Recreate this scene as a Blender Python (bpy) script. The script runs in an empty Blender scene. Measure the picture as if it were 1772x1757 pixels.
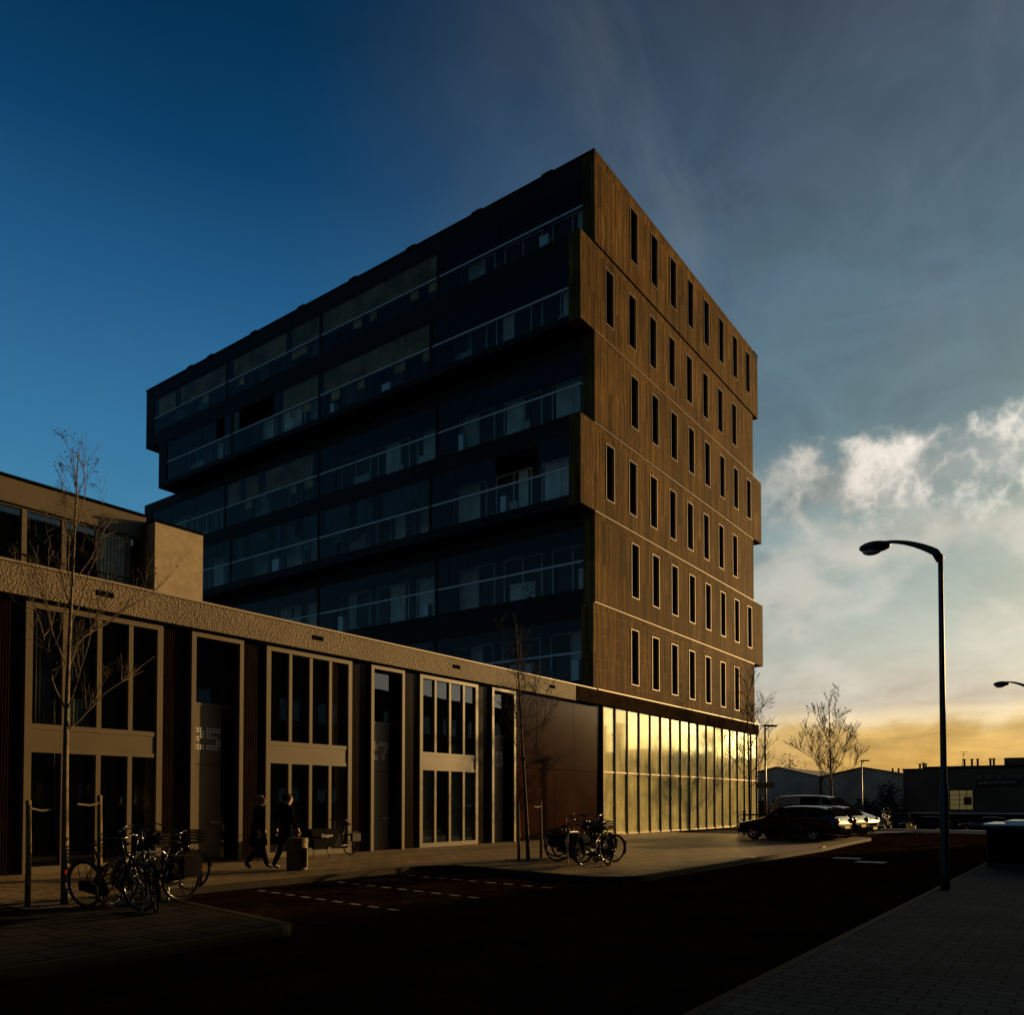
import bpy, bmesh, math, random
from mathutils import Vector, Matrix, Quaternion
R = math.radians
sc = bpy.context.scene
COL = sc.collection

# ------------------------------------------------------------ camera, sky, sun, exposure
PSI, PITCH, EYE, FPX, CX = R(36.03), R(1.5), 1.6, 1416.0, 886.0
CY = 1388 - FPX * math.tan(PITCH)
cam_d = bpy.data.cameras.new('camera'); cam = bpy.data.objects.new('camera', cam_d); COL.objects.link(cam)
cam.location = (0, 0, EYE)
cam.rotation_euler = (R(90) + PITCH, 0, PSI - R(90))
cam_d.sensor_width = 36; cam_d.lens = 36 * FPX / 1772
cam_d.shift_y = (CY - 878.5) / 1772
cam_d.clip_start = 0.1; cam_d.clip_end = 9000
sc.camera = cam
sc.view_settings.view_transform = 'Standard'; sc.view_settings.look = 'None'
sc.view_settings.exposure = 0.0; sc.view_settings.gamma = 1.0
sc.render.engine = 'CYCLES'
sc.cycles.use_denoising = True
sc.cycles.max_bounces = 7; sc.cycles.transparent_max_bounces = 24
sc.cycles.sample_clamp_indirect = 80.0

SUN_AZ, SUN_EL = R(-17.5), R(8.5)
sd = bpy.data.lights.new('sun', 'SUN'); sun = bpy.data.objects.new('sun', sd); COL.objects.link(sun)
sd.energy = 5.0; sd.angle = R(0.55); sd.color = (1.0, 0.60, 0.22)
SV = Vector((math.cos(SUN_EL) * math.cos(SUN_AZ), math.cos(SUN_EL) * math.sin(SUN_AZ), math.sin(SUN_EL)))
sun.rotation_euler = (-SV).to_track_quat('-Z', 'Y').to_euler()
sun.location = (60, -30, 40)

def lin(r, g, b):
    f = lambda c: (c / 255 / 12.92) if c <= 10 else ((c / 255 + .055) / 1.055) ** 2.4
    return (f(r), f(g), f(b), 1)

class NT:
    """small helper to write node trees"""
    def __init__(s, nt): s.nt = nt; s.n = nt.nodes; s.l = nt.links
    def add(s, t, **k):
        n = s.n.new(t)
        for a, b in k.items(): setattr(n, a, b)
        return n
    def put(s, sock, v):
        if isinstance(v, bpy.types.NodeSocket): s.l.new(v, sock)
        elif v is not None: sock.default_value = v
    def m(s, op, a, b=None, c=None, clamp=False):
        n = s.add('ShaderNodeMath', operation=op, use_clamp=clamp)
        s.put(n.inputs[0], a); s.put(n.inputs[1], b); s.put(n.inputs[2], c)
        return n.outputs[0]
    def ramp(s, fac, stops, mode='LINEAR'):
        n = s.add('ShaderNodeValToRGB'); cr = n.color_ramp; cr.interpolation = mode
        while len(cr.elements) < len(stops): cr.elements.new(0.5)
        for e, (p, c) in zip(cr.elements, stops): e.position = p; e.color = c if len(c) == 4 else (*c, 1)
        s.put(n.inputs[0], fac); return n.outputs[0]
    def mix(s, f, a, b, blend='MIX'):
        n = s.add('ShaderNodeMix', data_type='RGBA', blend_type=blend)
        s.put(n.inputs[0], f); s.put(n.inputs[6], a); s.put(n.inputs[7], b); return n.outputs[2]
    def mr(s, v, a, b, c=0.0, d=1.0, smooth=True):
        n = s.add('ShaderNodeMapRange', interpolation_type='SMOOTHSTEP' if smooth else 'LINEAR')
        s.put(n.inputs[0], v)
        for i, x in zip((1, 2, 3, 4), (a, b, c, d)): n.inputs[i].default_value = x
        return n.outputs[0]
    def noise(s, vec, scale, detail=4, rough=.55, dist=0.0, out=0):
        n = s.add('ShaderNodeTexNoise'); s.put(n.inputs['Vector'], vec)
        n.inputs['Scale'].default_value = scale; n.inputs['Detail'].default_value = detail
        n.inputs['Roughness'].default_value = rough; n.inputs['Distortion'].default_value = dist
        return n.outputs[out]

def build_world():
    w = bpy.data.worlds.new('World'); sc.world = w; w.use_nodes = True
    t = NT(w.node_tree); t.n.clear()
    tc = t.add('ShaderNodeTexCoord'); sep = t.add('ShaderNodeSeparateXYZ')
    nrm = t.add('ShaderNodeVectorMath', operation='NORMALIZE'); t.l.new(tc.outputs['Generated'], nrm.inputs[0])
    D = nrm.outputs[0]; t.l.new(D, sep.inputs[0]); x, y, z = sep.outputs
    DEG = 57.29578
    az = t.m('MULTIPLY', t.m('ARCTAN2', y, x), DEG)
    el = t.m('MULTIPLY', t.m('ARCSINE', z), DEG)
    big = t.noise(D, 3.2, 5, .55, .6); fine = t.noise(D, 11, 7, .6, .7)
    # flattened cloud coordinate: clouds are stretched along the horizon
    st = t.add('ShaderNodeVectorMath', operation='MULTIPLY'); t.l.new(D, st.inputs[0]); st.inputs[1].default_value = (1, 1, 1.7)
    strat = t.noise(st.outputs[0], 5.5, 8, .6, .9)
    elw = t.m('ADD', el, t.m('MULTIPLY', t.m('SUBTRACT', strat, .5), 3.4))
    e90 = t.m('DIVIDE', el, 90.0, clamp=True); ew90 = t.m('DIVIDE', elw, 90.0, clamp=True)
    left = t.ramp(e90, [(0, lin(120, 150, 160)), (.10, lin(92, 144, 170)), (.18, lin(68, 130, 166)), (.25, lin(54, 116, 158)), (.33, lin(36, 92, 136)),
                        (.41, lin(14, 64, 104)), (.48, lin(4, 47, 80)), (1, lin(0, 14, 30))])
    right = t.ramp(ew90, [(0, lin(232, 178, 90)), (.022, lin(216, 168, 86)), (.048, lin(222, 180, 104)), (.056, lin(246, 220, 172)),
                          (.068, lin(208, 194, 172)), (.11, lin(188, 190, 176)), (.15, lin(164, 176, 168)), (.20, lin(138, 158, 156)),
                          (.26, lin(106, 130, 138)), (.34, lin(88, 112, 126)), (.42, lin(74, 92, 108)), (.50, lin(62, 72, 86)), (1, lin(8, 14, 24))])
    f = t.mr(t.m('ADD', az, t.m('MULTIPLY', t.m('SUBTRACT', big, .5), 14)), 8, 47)
    absaz = t.m('ABSOLUTE', t.m('ADD', az, 17.5))
    f = t.mr(t.m('ADD', absaz, t.m('MULTIPLY', t.m('SUBTRACT', big, .5), 16)), 27, 70)
    base = t.mix(f, right, left)
    dark = t.m('MULTIPLY', t.m('MULTIPLY', t.mr(az, 110, 175, 1.0, .85), t.mr(az, -95, -50, .10, 1.0)), t.mr(el, 44, 62, 1.0, .12))
    # soft mottling of the veil of high cloud
    mot = t.m('MULTIPLY', t.m('SUBTRACT', strat, .5), t.mr(absaz, 24, 75, 1.15, .12))
    base = t.mix(1.0, base, t.mixv(t.m('MULTIPLY', t.m('ADD', 1.0, mot), dark)), 'MULTIPLY')
    # cumulus band rising towards the sun
    azc = t.m('MAXIMUM', az, -40.0)
    elc = t.m('SUBTRACT', 20.9, t.m('MULTIPLY', azc, .04))
    tt = t.m('SUBTRACT', el, elc)
    prof = t.m('SUBTRACT', 1.0, t.m('MULTIPLY', t.m('ABSOLUTE', t.m('ADD', tt, .4)), .19))
    b1 = t.m('SUBTRACT', 1.0, t.m('ABSOLUTE', t.m('MULTIPLY', t.m('SUBTRACT', t.noise(D, 11, 2, .5, 0), .5), 4.5))); b2 = t.m('SUBTRACT', 1.0, t.m('ABSOLUTE', t.m('MULTIPLY', t.m('SUBTRACT', t.noise(D, 27, 6, .55, 0), .5), 4.0)))
    cn = t.m('ADD', t.m('MULTIPLY', t.noise(D, 8, 3, .5, 0), .42), t.m('ADD', t.m('MULTIPLY', b1, .13), t.m('ADD', t.m('MULTIPLY', b2, .12), t.m('MULTIPLY', t.noise(D, 30, 7, .6, 0), .22))))
    v = t.m('ADD', t.m('MULTIPLY', prof, .46), t.m('MULTIPLY', cn, .95))
    cm = t.m('MULTIPLY', t.mr(v, .66, .88), t.mr(az, 22, 14))
    cm = t.m('MULTIPLY', cm, t.mr(az, -40, -10))
    bright = t.mr(az, 18, 3, .74, 1.15)
    ccol = t.mix(t.mr(cn, .42, .62), lin(150, 158, 156), lin(255, 246, 232))
    ccol = t.mix(1.0, ccol, t.mixv(bright), 'MULTIPLY')
    base = t.mix(cm, base, ccol)
    # grey veil drifting over the upper right
    sv = t.add('ShaderNodeVectorMath', operation='MULTIPLY'); t.l.new(D, sv.inputs[0]); sv.inputs[1].default_value = (1, 2.2, .8)
    veil = t.mr(t.noise(sv.outputs[0], 3.0, 6, .6, .6), .42, .72, 0, .32)
    veil = t.m('MULTIPLY', veil, t.m('MULTIPLY', t.mr(az, 44, 14), t.mr(el, 17, 28)))
    base = t.mix(veil, base, lin(128, 134, 138))
    # third, broken layer between the cumulus and the horizon band
    ln = t.noise(st.outputs[0], 9, 7, .52, .0)
    m3 = t.m('MULTIPLY', t.mr(ln, .46, .68, 0, .55), t.m('MULTIPLY', t.mr(el, 4.5, 8), t.m('MULTIPLY', t.mr(el, 21, 15), t.m('MULTIPLY', t.mr(az, -45, -15), t.mr(az, 32, 16)))))
    base = t.mix(m3, base, lin(222, 214, 200))
    # second faint band lower down
    t2 = t.m('SUBTRACT', el, t.m('SUBTRACT', 17.4, t.m('MULTIPLY', azc, .16)))
    p2 = t.m('SUBTRACT', 1.0, t.m('MULTIPLY', t.m('ABSOLUTE', t2), .33))
    cm2 = t.m('MULTIPLY', t.mr(az, -45, -15), t.m('MULTIPLY', t.mr(t.m('ADD', t.m('MULTIPLY', p2, .4), t.m('MULTIPLY', cn, .9)), .62, .95, 0, .55), t.mr(az, 28, 12)))
    base = t.mix(cm2, base, lin(214, 208, 196))
    # glow of the low sun behind thin cloud
    dot = t.add('ShaderNodeVectorMath', operation='DOT_PRODUCT'); t.l.new(D, dot.inputs[0]); dot.inputs[1].default_value = SV
    th = t.m('MULTIPLY', t.m('ARCCOSINE', t.m('MINIMUM', dot.outputs['Value'], .99999)), DEG)
    g1 = t.m('MULTIPLY', t.m('EXPONENT', t.m('MULTIPLY', t.m('POWER', t.m('DIVIDE', th, 6.5), 2.0), -1.0)), 9.0)
    g2 = t.m('MULTIPLY', t.m('EXPONENT', t.m('MULTIPLY', t.m('POWER', t.m('DIVIDE', th, 12.5), 2.0), -1.0)), 2.3)
    glow = t.mix(1.0, (1.0, .80, .40, 1), t.mixv(t.m('ADD', g1, g2)), 'MULTIPLY')
    base = t.mix(1.0, base, glow, 'ADD')
    # streaks in the golden band over the horizon
    s6 = t.add('ShaderNodeVectorMath', operation='MULTIPLY'); t.l.new(D, s6.inputs[0]); s6.inputs[1].default_value = (1, 1, 5)
    sk = t.m('MULTIPLY', t.m('SUBTRACT', t.noise(s6.outputs[0], 9, 7, .62, .6), .5), t.mr(el, 10, 3, 0, 1.3))
    base = t.mix(1.0, base, t.mixv(t.m('ADD', 1.0, sk)), 'MULTIPLY')
    below = t.mr(el, -3, 0)
    base = t.mix(below, (.01, .01, .01, 1), base)
    bg = t.add('ShaderNodeBackground'); out = t.add('ShaderNodeOutputWorld')
    t.l.new(base, bg.inputs[0]); bg.inputs[1].default_value = 1.0
    t.l.new(bg.outputs[0], out.inputs[0])
def _mixv(self, v):
    n = self.add('ShaderNodeCombineColor'); [self.put(n.inputs[i], v) for i in range(3)]; return n.outputs[0]
NT.mixv = _mixv
build_world()

# ------------------------------------------------------------ where the photograph's points lie in the place (used for placing on true planes only)
_F = Vector((math.cos(PSI) * math.cos(PITCH), math.sin(PSI) * math.cos(PITCH), math.sin(PITCH)))
_Rt = Vector((math.sin(PSI), -math.cos(PSI), 0)); _U = _Rt.cross(_F)
def ray(x, y): return _F + _Rt * ((x - CX) / FPX) - _U * ((y - CY) / FPX)
def gp(x, y, z=0.0):
    d = ray(x, y); k = (z - EYE) / d.z; return Vector((d.x * k, d.y * k, z))

# ------------------------------------------------------------ materials
def mat(name, color=(.5, .5, .5), rough=.6, metal=0.0, spec=.5, bump=None, var=None, emis=None):
    m = bpy.data.materials.new(name); m.use_nodes = True; t = NT(m.node_tree)
    p = t.n['Principled BSDF']; tc = t.add('ShaderNodeTexCoord'); O = tc.outputs['Object']
    p.inputs['Base Color'].default_value = (*color[:3], 1); p.inputs['Roughness'].default_value = rough
    p.inputs['Metallic'].default_value = metal; p.inputs['Specular IOR Level'].default_value = spec
    if var:
        sc_, amt = var; nz = t.noise(O, sc_, 5, .6)
        f = t.mr(nz, .3, .7, 1 - amt, 1 + amt)
        t.l.new(t.mix(1.0, (*color[:3], 1), t.mixv(f), 'MULTIPLY'), p.inputs['Base Color'])
    if bump:
        sc_, st_, ds_ = bump; b = t.add('ShaderNodeBump'); b.inputs['Strength'].default_value = st_; b.inputs['Distance'].default_value = ds_
        t.l.new(t.noise(O, sc_, 4, .6), b.inputs['Height']); t.l.new(b.outputs[0], p.inputs['Normal'])
    if emis: p.inputs['Emission Color'].default_value = (*emis[:3], 1); p.inputs['Emission Strength'].default_value = emis[3]
    return m

def brick_mat(name, c1, c2, mortar, w, h, rough=.8, rot=0.0, mort=.006, bumpd=.006, varamt=.25, spec=.3, off=.5):
    m = bpy.data.materials.new(name); m.use_nodes = True; t = NT(m.node_tree); p = t.n['Principled BSDF']
    tc = t.add('ShaderNodeTexCoord'); mp = t.add('ShaderNodeMapping'); t.l.new(tc.outputs['Object'], mp.inputs[0]); mp.inputs['Rotation'].default_value = (0, 0, rot)
    wob = t.noise(tc.outputs['Object'], 2.5, 2); 
    b = t.add('ShaderNodeTexBrick'); t.l.new(mp.outputs[0], b.inputs['Vector'])
    b.inputs['Scale'].default_value = 1; b.inputs['Brick Width'].default_value = w; b.inputs['Row Height'].default_value = h
    b.inputs['Mortar Size'].default_value = mort; b.inputs['Mortar Smooth'].default_value = .3; b.offset = off
    b.inputs['Color1'].default_value = (*c1, 1); b.inputs['Color2'].default_value = (*c2, 1); b.inputs['Mortar'].default_value = (*mortar, 1)
    f = t.mr(t.noise(tc.outputs['Object'], .9, 6, .65), .3, .7, 1 - varamt, 1 + varamt)
    t.l.new(t.mix(1.0, b.outputs['Color'], t.mixv(f), 'MULTIPLY'), p.inputs['Base Color'])
    hgt = t.m('ADD', t.m('SUBTRACT', 1.0, b.outputs['Fac']), t.m('MULTIPLY', t.noise(tc.outputs['Object'], 5, 4), .9))
    hgt = t.m('ADD', hgt, t.m('MULTIPLY', t.noise(tc.outputs['Object'], 60, 3), .25))
    bp = t.add('ShaderNodeBump'); bp.inputs['Strength'].default_value = .8; bp.inputs['Distance'].default_value = bumpd
    t.l.new(hgt, bp.inputs['Height']); t.l.new(bp.outputs[0], p.inputs['Normal'])
    p.inputs['Roughness'].default_value = rough; p.inputs['Specular IOR Level'].default_value = spec
    return m

def wood_mat(name, dots=False):
    m = bpy.data.materials.new(name); m.use_nodes = True; t = NT(m.node_tree); p = t.n['Principled BSDF']
    tc = t.add('ShaderNodeTexCoord'); sp = t.add('ShaderNodeSeparateXYZ'); t.l.new(tc.outputs['Object'], sp.inputs[0])
    X, Y, Z = sp.outputs
    bw = .115
    s = t.m('ADD', X, Y); q = t.m('DIVIDE', s, bw); cell = t.m('FLOOR', q); fr = t.m('FRACT', q)
    wn = t.add('ShaderNodeTexWhiteNoise', noise_dimensions='2D')
    cv = t.add('ShaderNodeCombineXYZ'); t.l.new(cell, cv.inputs[0]); t.l.new(t.m('FLOOR', t.m('DIVIDE', Z, 2.14)), cv.inputs[1]); t.l.new(cv.outputs[0], wn.inputs[0])
    mp = t.add('ShaderNodeMapping'); mp.inputs['Scale'].default_value = (9, 9, .35); t.l.new(tc.outputs['Object'], mp.inputs[0])
    grain = t.noise(mp.outputs[0], 2.5, 6, .65, .6)
    blot = t.noise(tc.outputs['Object'], .35, 4)
    f = t.m('MULTIPLY', t.mr(wn.outputs['Value'], 0, 1, .55, 1.45, False), t.mr(grain, .3, .72, .38, 1.55))
    wn2 = t.add('ShaderNodeTexWhiteNoise', noise_dimensions='1D'); t.l.new(t.m('FLOOR', t.m('DIVIDE', t.m('ADD', s, t.m('MULTIPLY', t.m('FLOOR', t.m('DIVIDE', Z, 4.29)), 7.3)), .41)), wn2.inputs['W'])
    f = t.m('MULTIPLY', f, t.mr(blot, .3, .7, .75, 1.25)); f = t.m('MULTIPLY', f, t.mr(wn2.outputs['Value'], 0, 1, .84, 1.16, False))
    gap = t.m('GREATER_THAN', fr, .12)
    col = t.mix(1.0, (.130, .080, .027, 1), t.mixv(f), 'MULTIPLY')
    col = t.mix(t.mr(grain, .35, .7), col, t.mix(1.0, col, (1.0, .86, .66, 1), 'MULTIPLY'))
    col = t.mix(gap, (.02, .014, .01, 1), col)
    rough = .75
    if dots:
        # steel screws in rows along the battens, their glint put into the colour
        dx = t.m('SUBTRACT', t.m('FRACT', t.m('DIVIDE', s, .23)), .5)
        jit = t.m('MULTIPLY', t.m('SUBTRACT', t.noise(tc.outputs['Object'], .8, 2), .5), .30)
        dz = t.m('SUBTRACT', t.m('FRACT', t.m('DIVIDE', t.m('ADD', Z, jit), .54)), .5)
        r2 = t.m('ADD', t.m('POWER', t.m('MULTIPLY', dx, .23), 2), t.m('POWER', t.m('MULTIPLY', dz, .54), 2))
        dot = t.m('MULTIPLY', t.m('LESS_THAN', r2, .017 ** 2), t.m('GREATER_THAN', t.noise(tc.outputs['Object'], 2.2, 3), dots))
        col = t.mix(dot, col, (.85, .62, .36, 1))
        p.inputs['Metallic'].default_value = 0
    t.l.new(col, p.inputs['Base Color']); p.inputs['Roughness'].default_value = rough; p.inputs['Specular IOR Level'].default_value = .02
    prof = t.m('SUBTRACT', 1.0, t.m('POWER', t.m('ABSOLUTE', t.m('MULTIPLY', t.m('SUBTRACT', fr, .53), 2)), 6))
    hgt = t.m('ADD', prof, t.m('MULTIPLY', grain, .35)); hgt = t.m('ADD', hgt, t.m('MULTIPLY', wn.outputs['Value'], .5))
    b = t.add('ShaderNodeBump'); b.inputs['Strength'].default_value = .9; b.inputs['Distance'].default_value = .02
    t.l.new(hgt, b.inputs['Height']); t.l.new(b.outputs[0], p.inputs['Normal'])
    return m

def glass_mat(name, tint=(.006, .007, .008), reflect=1.0, rough=.015, ior=1.5, clear=0.0, wave=.0):
    """window glass: mirror-like outer face over a dark room (clear>0: see-through)"""
    m = bpy.data.materials.new(name); m.use_nodes = True; t = NT(m.node_tree); t.n.clear()
    out = t.add('ShaderNodeOutputMaterial'); gl = t.add('ShaderNodeBsdfGlossy'); gl.inputs['Roughness'].default_value = rough
    gl.inputs['Color'].default_value = (.93, .95, .95, 1)
    df = t.add('ShaderNodeBsdfDiffuse'); df.inputs[0].default_value = (*tint, 1)
    fr = t.add('ShaderNodeFresnel'); fr.inputs[0].default_value = ior
    body = df.outputs[0]
    if clear > 0:
        tr = t.add('ShaderNodeBsdfTransparent'); tr.inputs[0].default_value = (.86, .90, .90, 1); mx = t.add('ShaderNodeMixShader'); mx.inputs[0].default_value = clear
        t.l.new(df.outputs[0], mx.inputs[1]); t.l.new(tr.outputs[0], mx.inputs[2]); body = mx.outputs[0]
    geo = t.add('ShaderNodeNewGeometry')
    f = t.m('MULTIPLY', t.m('MULTIPLY', fr.outputs[0], t.m('SUBTRACT', 1.0, geo.outputs['Backfacing'])), reflect, clamp=True)
    if wave:
        tc = t.add('ShaderNodeTexCoord'); b = t.add('ShaderNodeBump'); b.inputs['Strength'].default_value = wave; b.inputs['Distance'].default_value = .02
        t.l.new(t.noise(tc.outputs['Object'], .8, 1), b.inputs['Height']); t.l.new(b.outputs[0], gl.inputs['Normal'])
    mx = t.add('ShaderNodeMixShader'); t.l.new(f, mx.inputs[0]); t.l.new(body, mx.inputs[1]); t.l.new(gl.outputs[0], mx.inputs[2])
    t.l.new(mx.outputs[0], out.inputs[0]); return m

def film_glass_mat(name):
    """coated, dusty shop glass with pale film behind it"""
    m = bpy.data.materials.new(name); m.use_nodes = True; t = NT(m.node_tree); t.n.clear()
    out = t.add('ShaderNodeOutputMaterial'); gl = t.add('ShaderNodeBsdfGlossy'); gl.inputs['Roughness'].default_value = .03
    gl.inputs['Color'].default_value = (1, .96, .68, 1)
    g2_ = t.add('ShaderNodeBsdfGlossy'); g2_.inputs['Roughness'].default_value = .10; g2_.inputs['Color'].default_value = (1, .92, .66, 1)
    gm = t.add('ShaderNodeMixShader'); gm.inputs[0].default_value = .55; t.l.new(gl.outputs[0], gm.inputs[1]); t.l.new(g2_.outputs[0], gm.inputs[2])
    df = t.add('ShaderNodeBsdfDiffuse')
    tc = t.add('ShaderNodeTexCoord'); mp = t.add('ShaderNodeMapping'); mp.inputs['Scale'].default_value = (3, 3, .3); t.l.new(tc.outputs['Object'], mp.inputs[0])
    streak = t.noise(mp.outputs[0], 1.8, 6, .6, .5); blot = t.noise(tc.outputs['Object'], .9, 5, .6)
    speck = t.noise(tc.outputs['Object'], 9, 5, .7)
    f = t.m('MULTIPLY', t.mr(streak, .3, .7, .72, 1.25), t.mr(blot, .3, .7, .8, 1.2)); f = t.m('MULTIPLY', f, t.mr(speck, .3, .7, .9, 1.1))
    t.l.new(t.mix(1.0, (.88, .84, .42, 1), t.mixv(f), 'MULTIPLY'), df.inputs[0])
    fr = t.add('ShaderNodeFresnel'); fr.inputs[0].default_value = 2.6
    mx = t.add('ShaderNodeMixShader'); t.l.new(t.m('MULTIPLY', fr.outputs[0], 1.6, clamp=True), mx.inputs[0])
    t.l.new(df.outputs[0], mx.inputs[1]); t.l.new(gm.outputs[0], mx.inputs[2]); t.l.new(mx.outputs[0], out.inputs[0]); return m

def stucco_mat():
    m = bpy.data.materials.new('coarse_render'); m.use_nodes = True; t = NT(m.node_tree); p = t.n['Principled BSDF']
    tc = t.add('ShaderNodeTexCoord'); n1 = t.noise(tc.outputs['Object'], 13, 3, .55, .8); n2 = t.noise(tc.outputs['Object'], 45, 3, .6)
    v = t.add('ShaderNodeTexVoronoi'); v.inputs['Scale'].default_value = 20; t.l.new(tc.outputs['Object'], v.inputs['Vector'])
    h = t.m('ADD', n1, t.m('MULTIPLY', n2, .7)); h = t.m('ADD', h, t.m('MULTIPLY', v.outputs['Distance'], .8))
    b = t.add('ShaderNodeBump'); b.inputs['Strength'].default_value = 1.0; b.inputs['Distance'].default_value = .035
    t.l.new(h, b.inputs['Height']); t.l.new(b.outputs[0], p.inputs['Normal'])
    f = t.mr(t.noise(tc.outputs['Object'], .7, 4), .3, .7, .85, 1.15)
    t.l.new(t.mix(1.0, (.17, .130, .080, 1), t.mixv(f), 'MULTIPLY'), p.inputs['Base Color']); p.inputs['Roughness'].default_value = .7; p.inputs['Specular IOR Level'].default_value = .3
    return m

M = dict(
    stucco=stucco_mat(),
    smooth_render=mat('smooth_render', (.38, .30, .19), .85, bump=(40, .35, .004), var=(3.0, .16)),
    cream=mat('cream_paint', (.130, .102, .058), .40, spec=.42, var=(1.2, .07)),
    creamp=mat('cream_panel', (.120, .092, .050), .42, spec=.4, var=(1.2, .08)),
    brown=mat('dark_brown_lacquer', (.018, .008, .003), .22, spec=.22, var=(2.0, .3)),
    rust=mat('rust_brown_panel', (.024, .0065, .003), .14, spec=.08, var=(.9, .35)),
    hfascia=mat('dark_concrete_fascia', (.030, .020, .012), .9, spec=.0, bump=(20, .3, .01), var=(1.2, .3)),
    trim=mat('pale_metal_trim', (.27, .22, .16), .55, .2),
    steel=mat('brushed_steel', (.42, .42, .44), .3, .9),
    rail=mat('grey_rail', (.62, .60, .58), .6, .0, spec=.2),
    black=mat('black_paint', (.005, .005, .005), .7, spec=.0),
    darkclad=mat('black_cladding', (.009, .008, .008), .7, spec=.15, var=(1.5, .4)),
    backwall=mat('balcony_back_wall', (.060, .045, .030), .8, spec=.2),
    slabu=mat('balcony_soffit', (.018, .016, .015), .8, spec=.1),
    wood=wood_mat('timber_boards', .62), woods=wood_mat('timber_boards_screws', .47),
    glass=glass_mat('window_glass', (.006, .007, .008), 2.6, clear=.88, wave=.05),
    tglass=glass_mat('tower_window_glass', (.003, .0025, .003), .30),
    bglass=glass_mat('balcony_glass', (.004, .005, .006), .35, clear=.98, rough=.02),
    ubglass=glass_mat('sliding_glass', (.004, .005, .006), .30, clear=.86, rough=.02, wave=.35),
    film=film_glass_mat('film_glass'),
    gframe=mat('grey_window_frame', (.76, .72, .66), .6),
    curtain=mat('pale_curtain', (.90, .84, .72), .9, var=(1.1, .2)),
    gcurtain=mat('green_curtain', (.34, .38, .30), .9, var=(6, .3)),
    bark=mat('bark', (.06, .042, .028), .85, bump=(30, .6, .01), var=(12, .4)),
    bark2=mat('young_bark', (.11, .08, .048), .8, bump=(30, .5, .006), var=(9, .45)),
    leaf=mat('dry_leaf', (.03, .02, .01), .9, spec=0),
    stake=mat('wooden_stake', (.20, .14, .075), .85, spec=.1, bump=(20, .5, .005), var=(5, .25)),
    band=mat('rubber_band', (.25, .2, .14), .7),
    tyre=mat('tyre', (.008, .008, .008), .85, spec=.08), 
    bikeblk=mat('bicycle_black', (.006, .006, .007), .32, spec=.3),
    chrome=mat('chrome', (.12, .12, .13), .22, 1.0),
    saddle=mat('saddle_leather', (.012, .008, .006), .6, spec=.1),
    crate=mat('black_crate', (.006, .006, .006), .8, spec=.03),
    bagm=mat('pannier_cloth', (.008, .008, .009), .9, spec=.05),
    redp=mat('red_paint', (.35, .03, .02), .35),
    lamp=mat('lamp_post_paint', (.012, .012, .013), .45),
    lens=mat('lamp_lens', (.42, .36, .26), .15, spec=.8),
    cloth1=mat('dark_coat', (.007, .006, .008), .95, spec=0), cloth2=mat('black_coat', (.006, .006, .007), .95, spec=0),
    jeans=mat('dark_trousers', (.007, .007, .010), .95, spec=0), skin=mat('skin', (.42, .24, .16), .55),
    hair1=mat('grey_hair', (.13, .10, .08), .7, spec=.1), hair2=mat('brown_hair', (.05, .025, .015), .7, spec=.1), shoe=mat('dark_shoe', (.02, .018, .016), .45),
    binm=mat('bin_metal', (.10, .075, .028), .5, .2, spec=.15, var=(3, .2)),
    paint=mat('black_car_paint', (.004, .004, .005), .14, spec=.25), paint2=mat('dark_blue_car_paint', (.004, .005, .008), .12, spec=.08),
    silver=mat('grey_van_paint', (.15, .145, .14), .22, spec=.35), redcar=mat('red_car_paint', (.22, .015, .01), .25, spec=.6),
    carglass=glass_mat('car_glass', (.006, .008, .01), 1.0), chromeb=mat('bumper_plastic', (.012, .012, .012), .8, spec=.0),
    headl=mat('headlamp_glass', (.72, .68, .60), .07, .75, spec=1), taill=mat('tail_lamp', (.30, .012, .008), .15, spec=.8),
    plate=mat('number_plate', (.62, .45, .06), .4), alloy=mat('alloy_wheel', (.42, .42, .43), .25, .9),
    metalwall=mat('corrugated_sheet', (.42, .36, .28), .75, spec=.1, var=(.25, .3)), metalroof=mat('sheet_roof', (.05, .045, .04), .7),
    boxwall=mat('dark_grey_facade', (.085, .085, .060), .75, spec=.15, var=(.15, .35)), white=mat('white_paint', (.62, .60, .55), .6),
    whitem=mat('road_marking_white', (.20, .195, .18), .7, var=(9, .2)), signb=mat('sign_black', (.006, .006, .006), .6), letter=mat('sign_letters', (.45, .43, .38), .6),
    dletter=mat('dim_sign_letters', (.12, .12, .11), .6), green=mat('sign_green', (.18, .26, .05), .6),
    bushm=mat('bush_leaf', (.02, .024, .012), .9), opp=mat('opposite_brick', (.05, .036, .028), .85, spec=.1, var=(1, .3)),
    yellow=mat('yellow_marker', (.75, .55, .18), .5), stone=mat('sunlit_stone_tint', (.75, .42, .15), .35),  # last one: kerb pieces, orange sunlight put into the base colour
    soil=mat('tree_pit_soil', (.03, .022, .015), .95, bump=(20, .8, .03)),
    blind=mat('brown_blind', (.62, .34, .12), .9, spec=.05, var=(.6, .45)), blindb=mat('grey_blind', (.12, .12, .13), .9, spec=.05, var=(.6, .45)),
    white_panel=mat('white_panel', (.8, .8, .8), .6), plantm=mat('house_plant_leaf', (.03, .05, .02), .7), potm=mat('plant_pot', (.22, .2, .18), .6),
)
M['paver'] = brick_mat('grey_pavers', (.085, .085, .080), (.062, .062, .058), (.012, .012, .011), .31, .155, rough=.95, spec=.04, rot=R(90), mort=.010, bumpd=.010)
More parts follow.
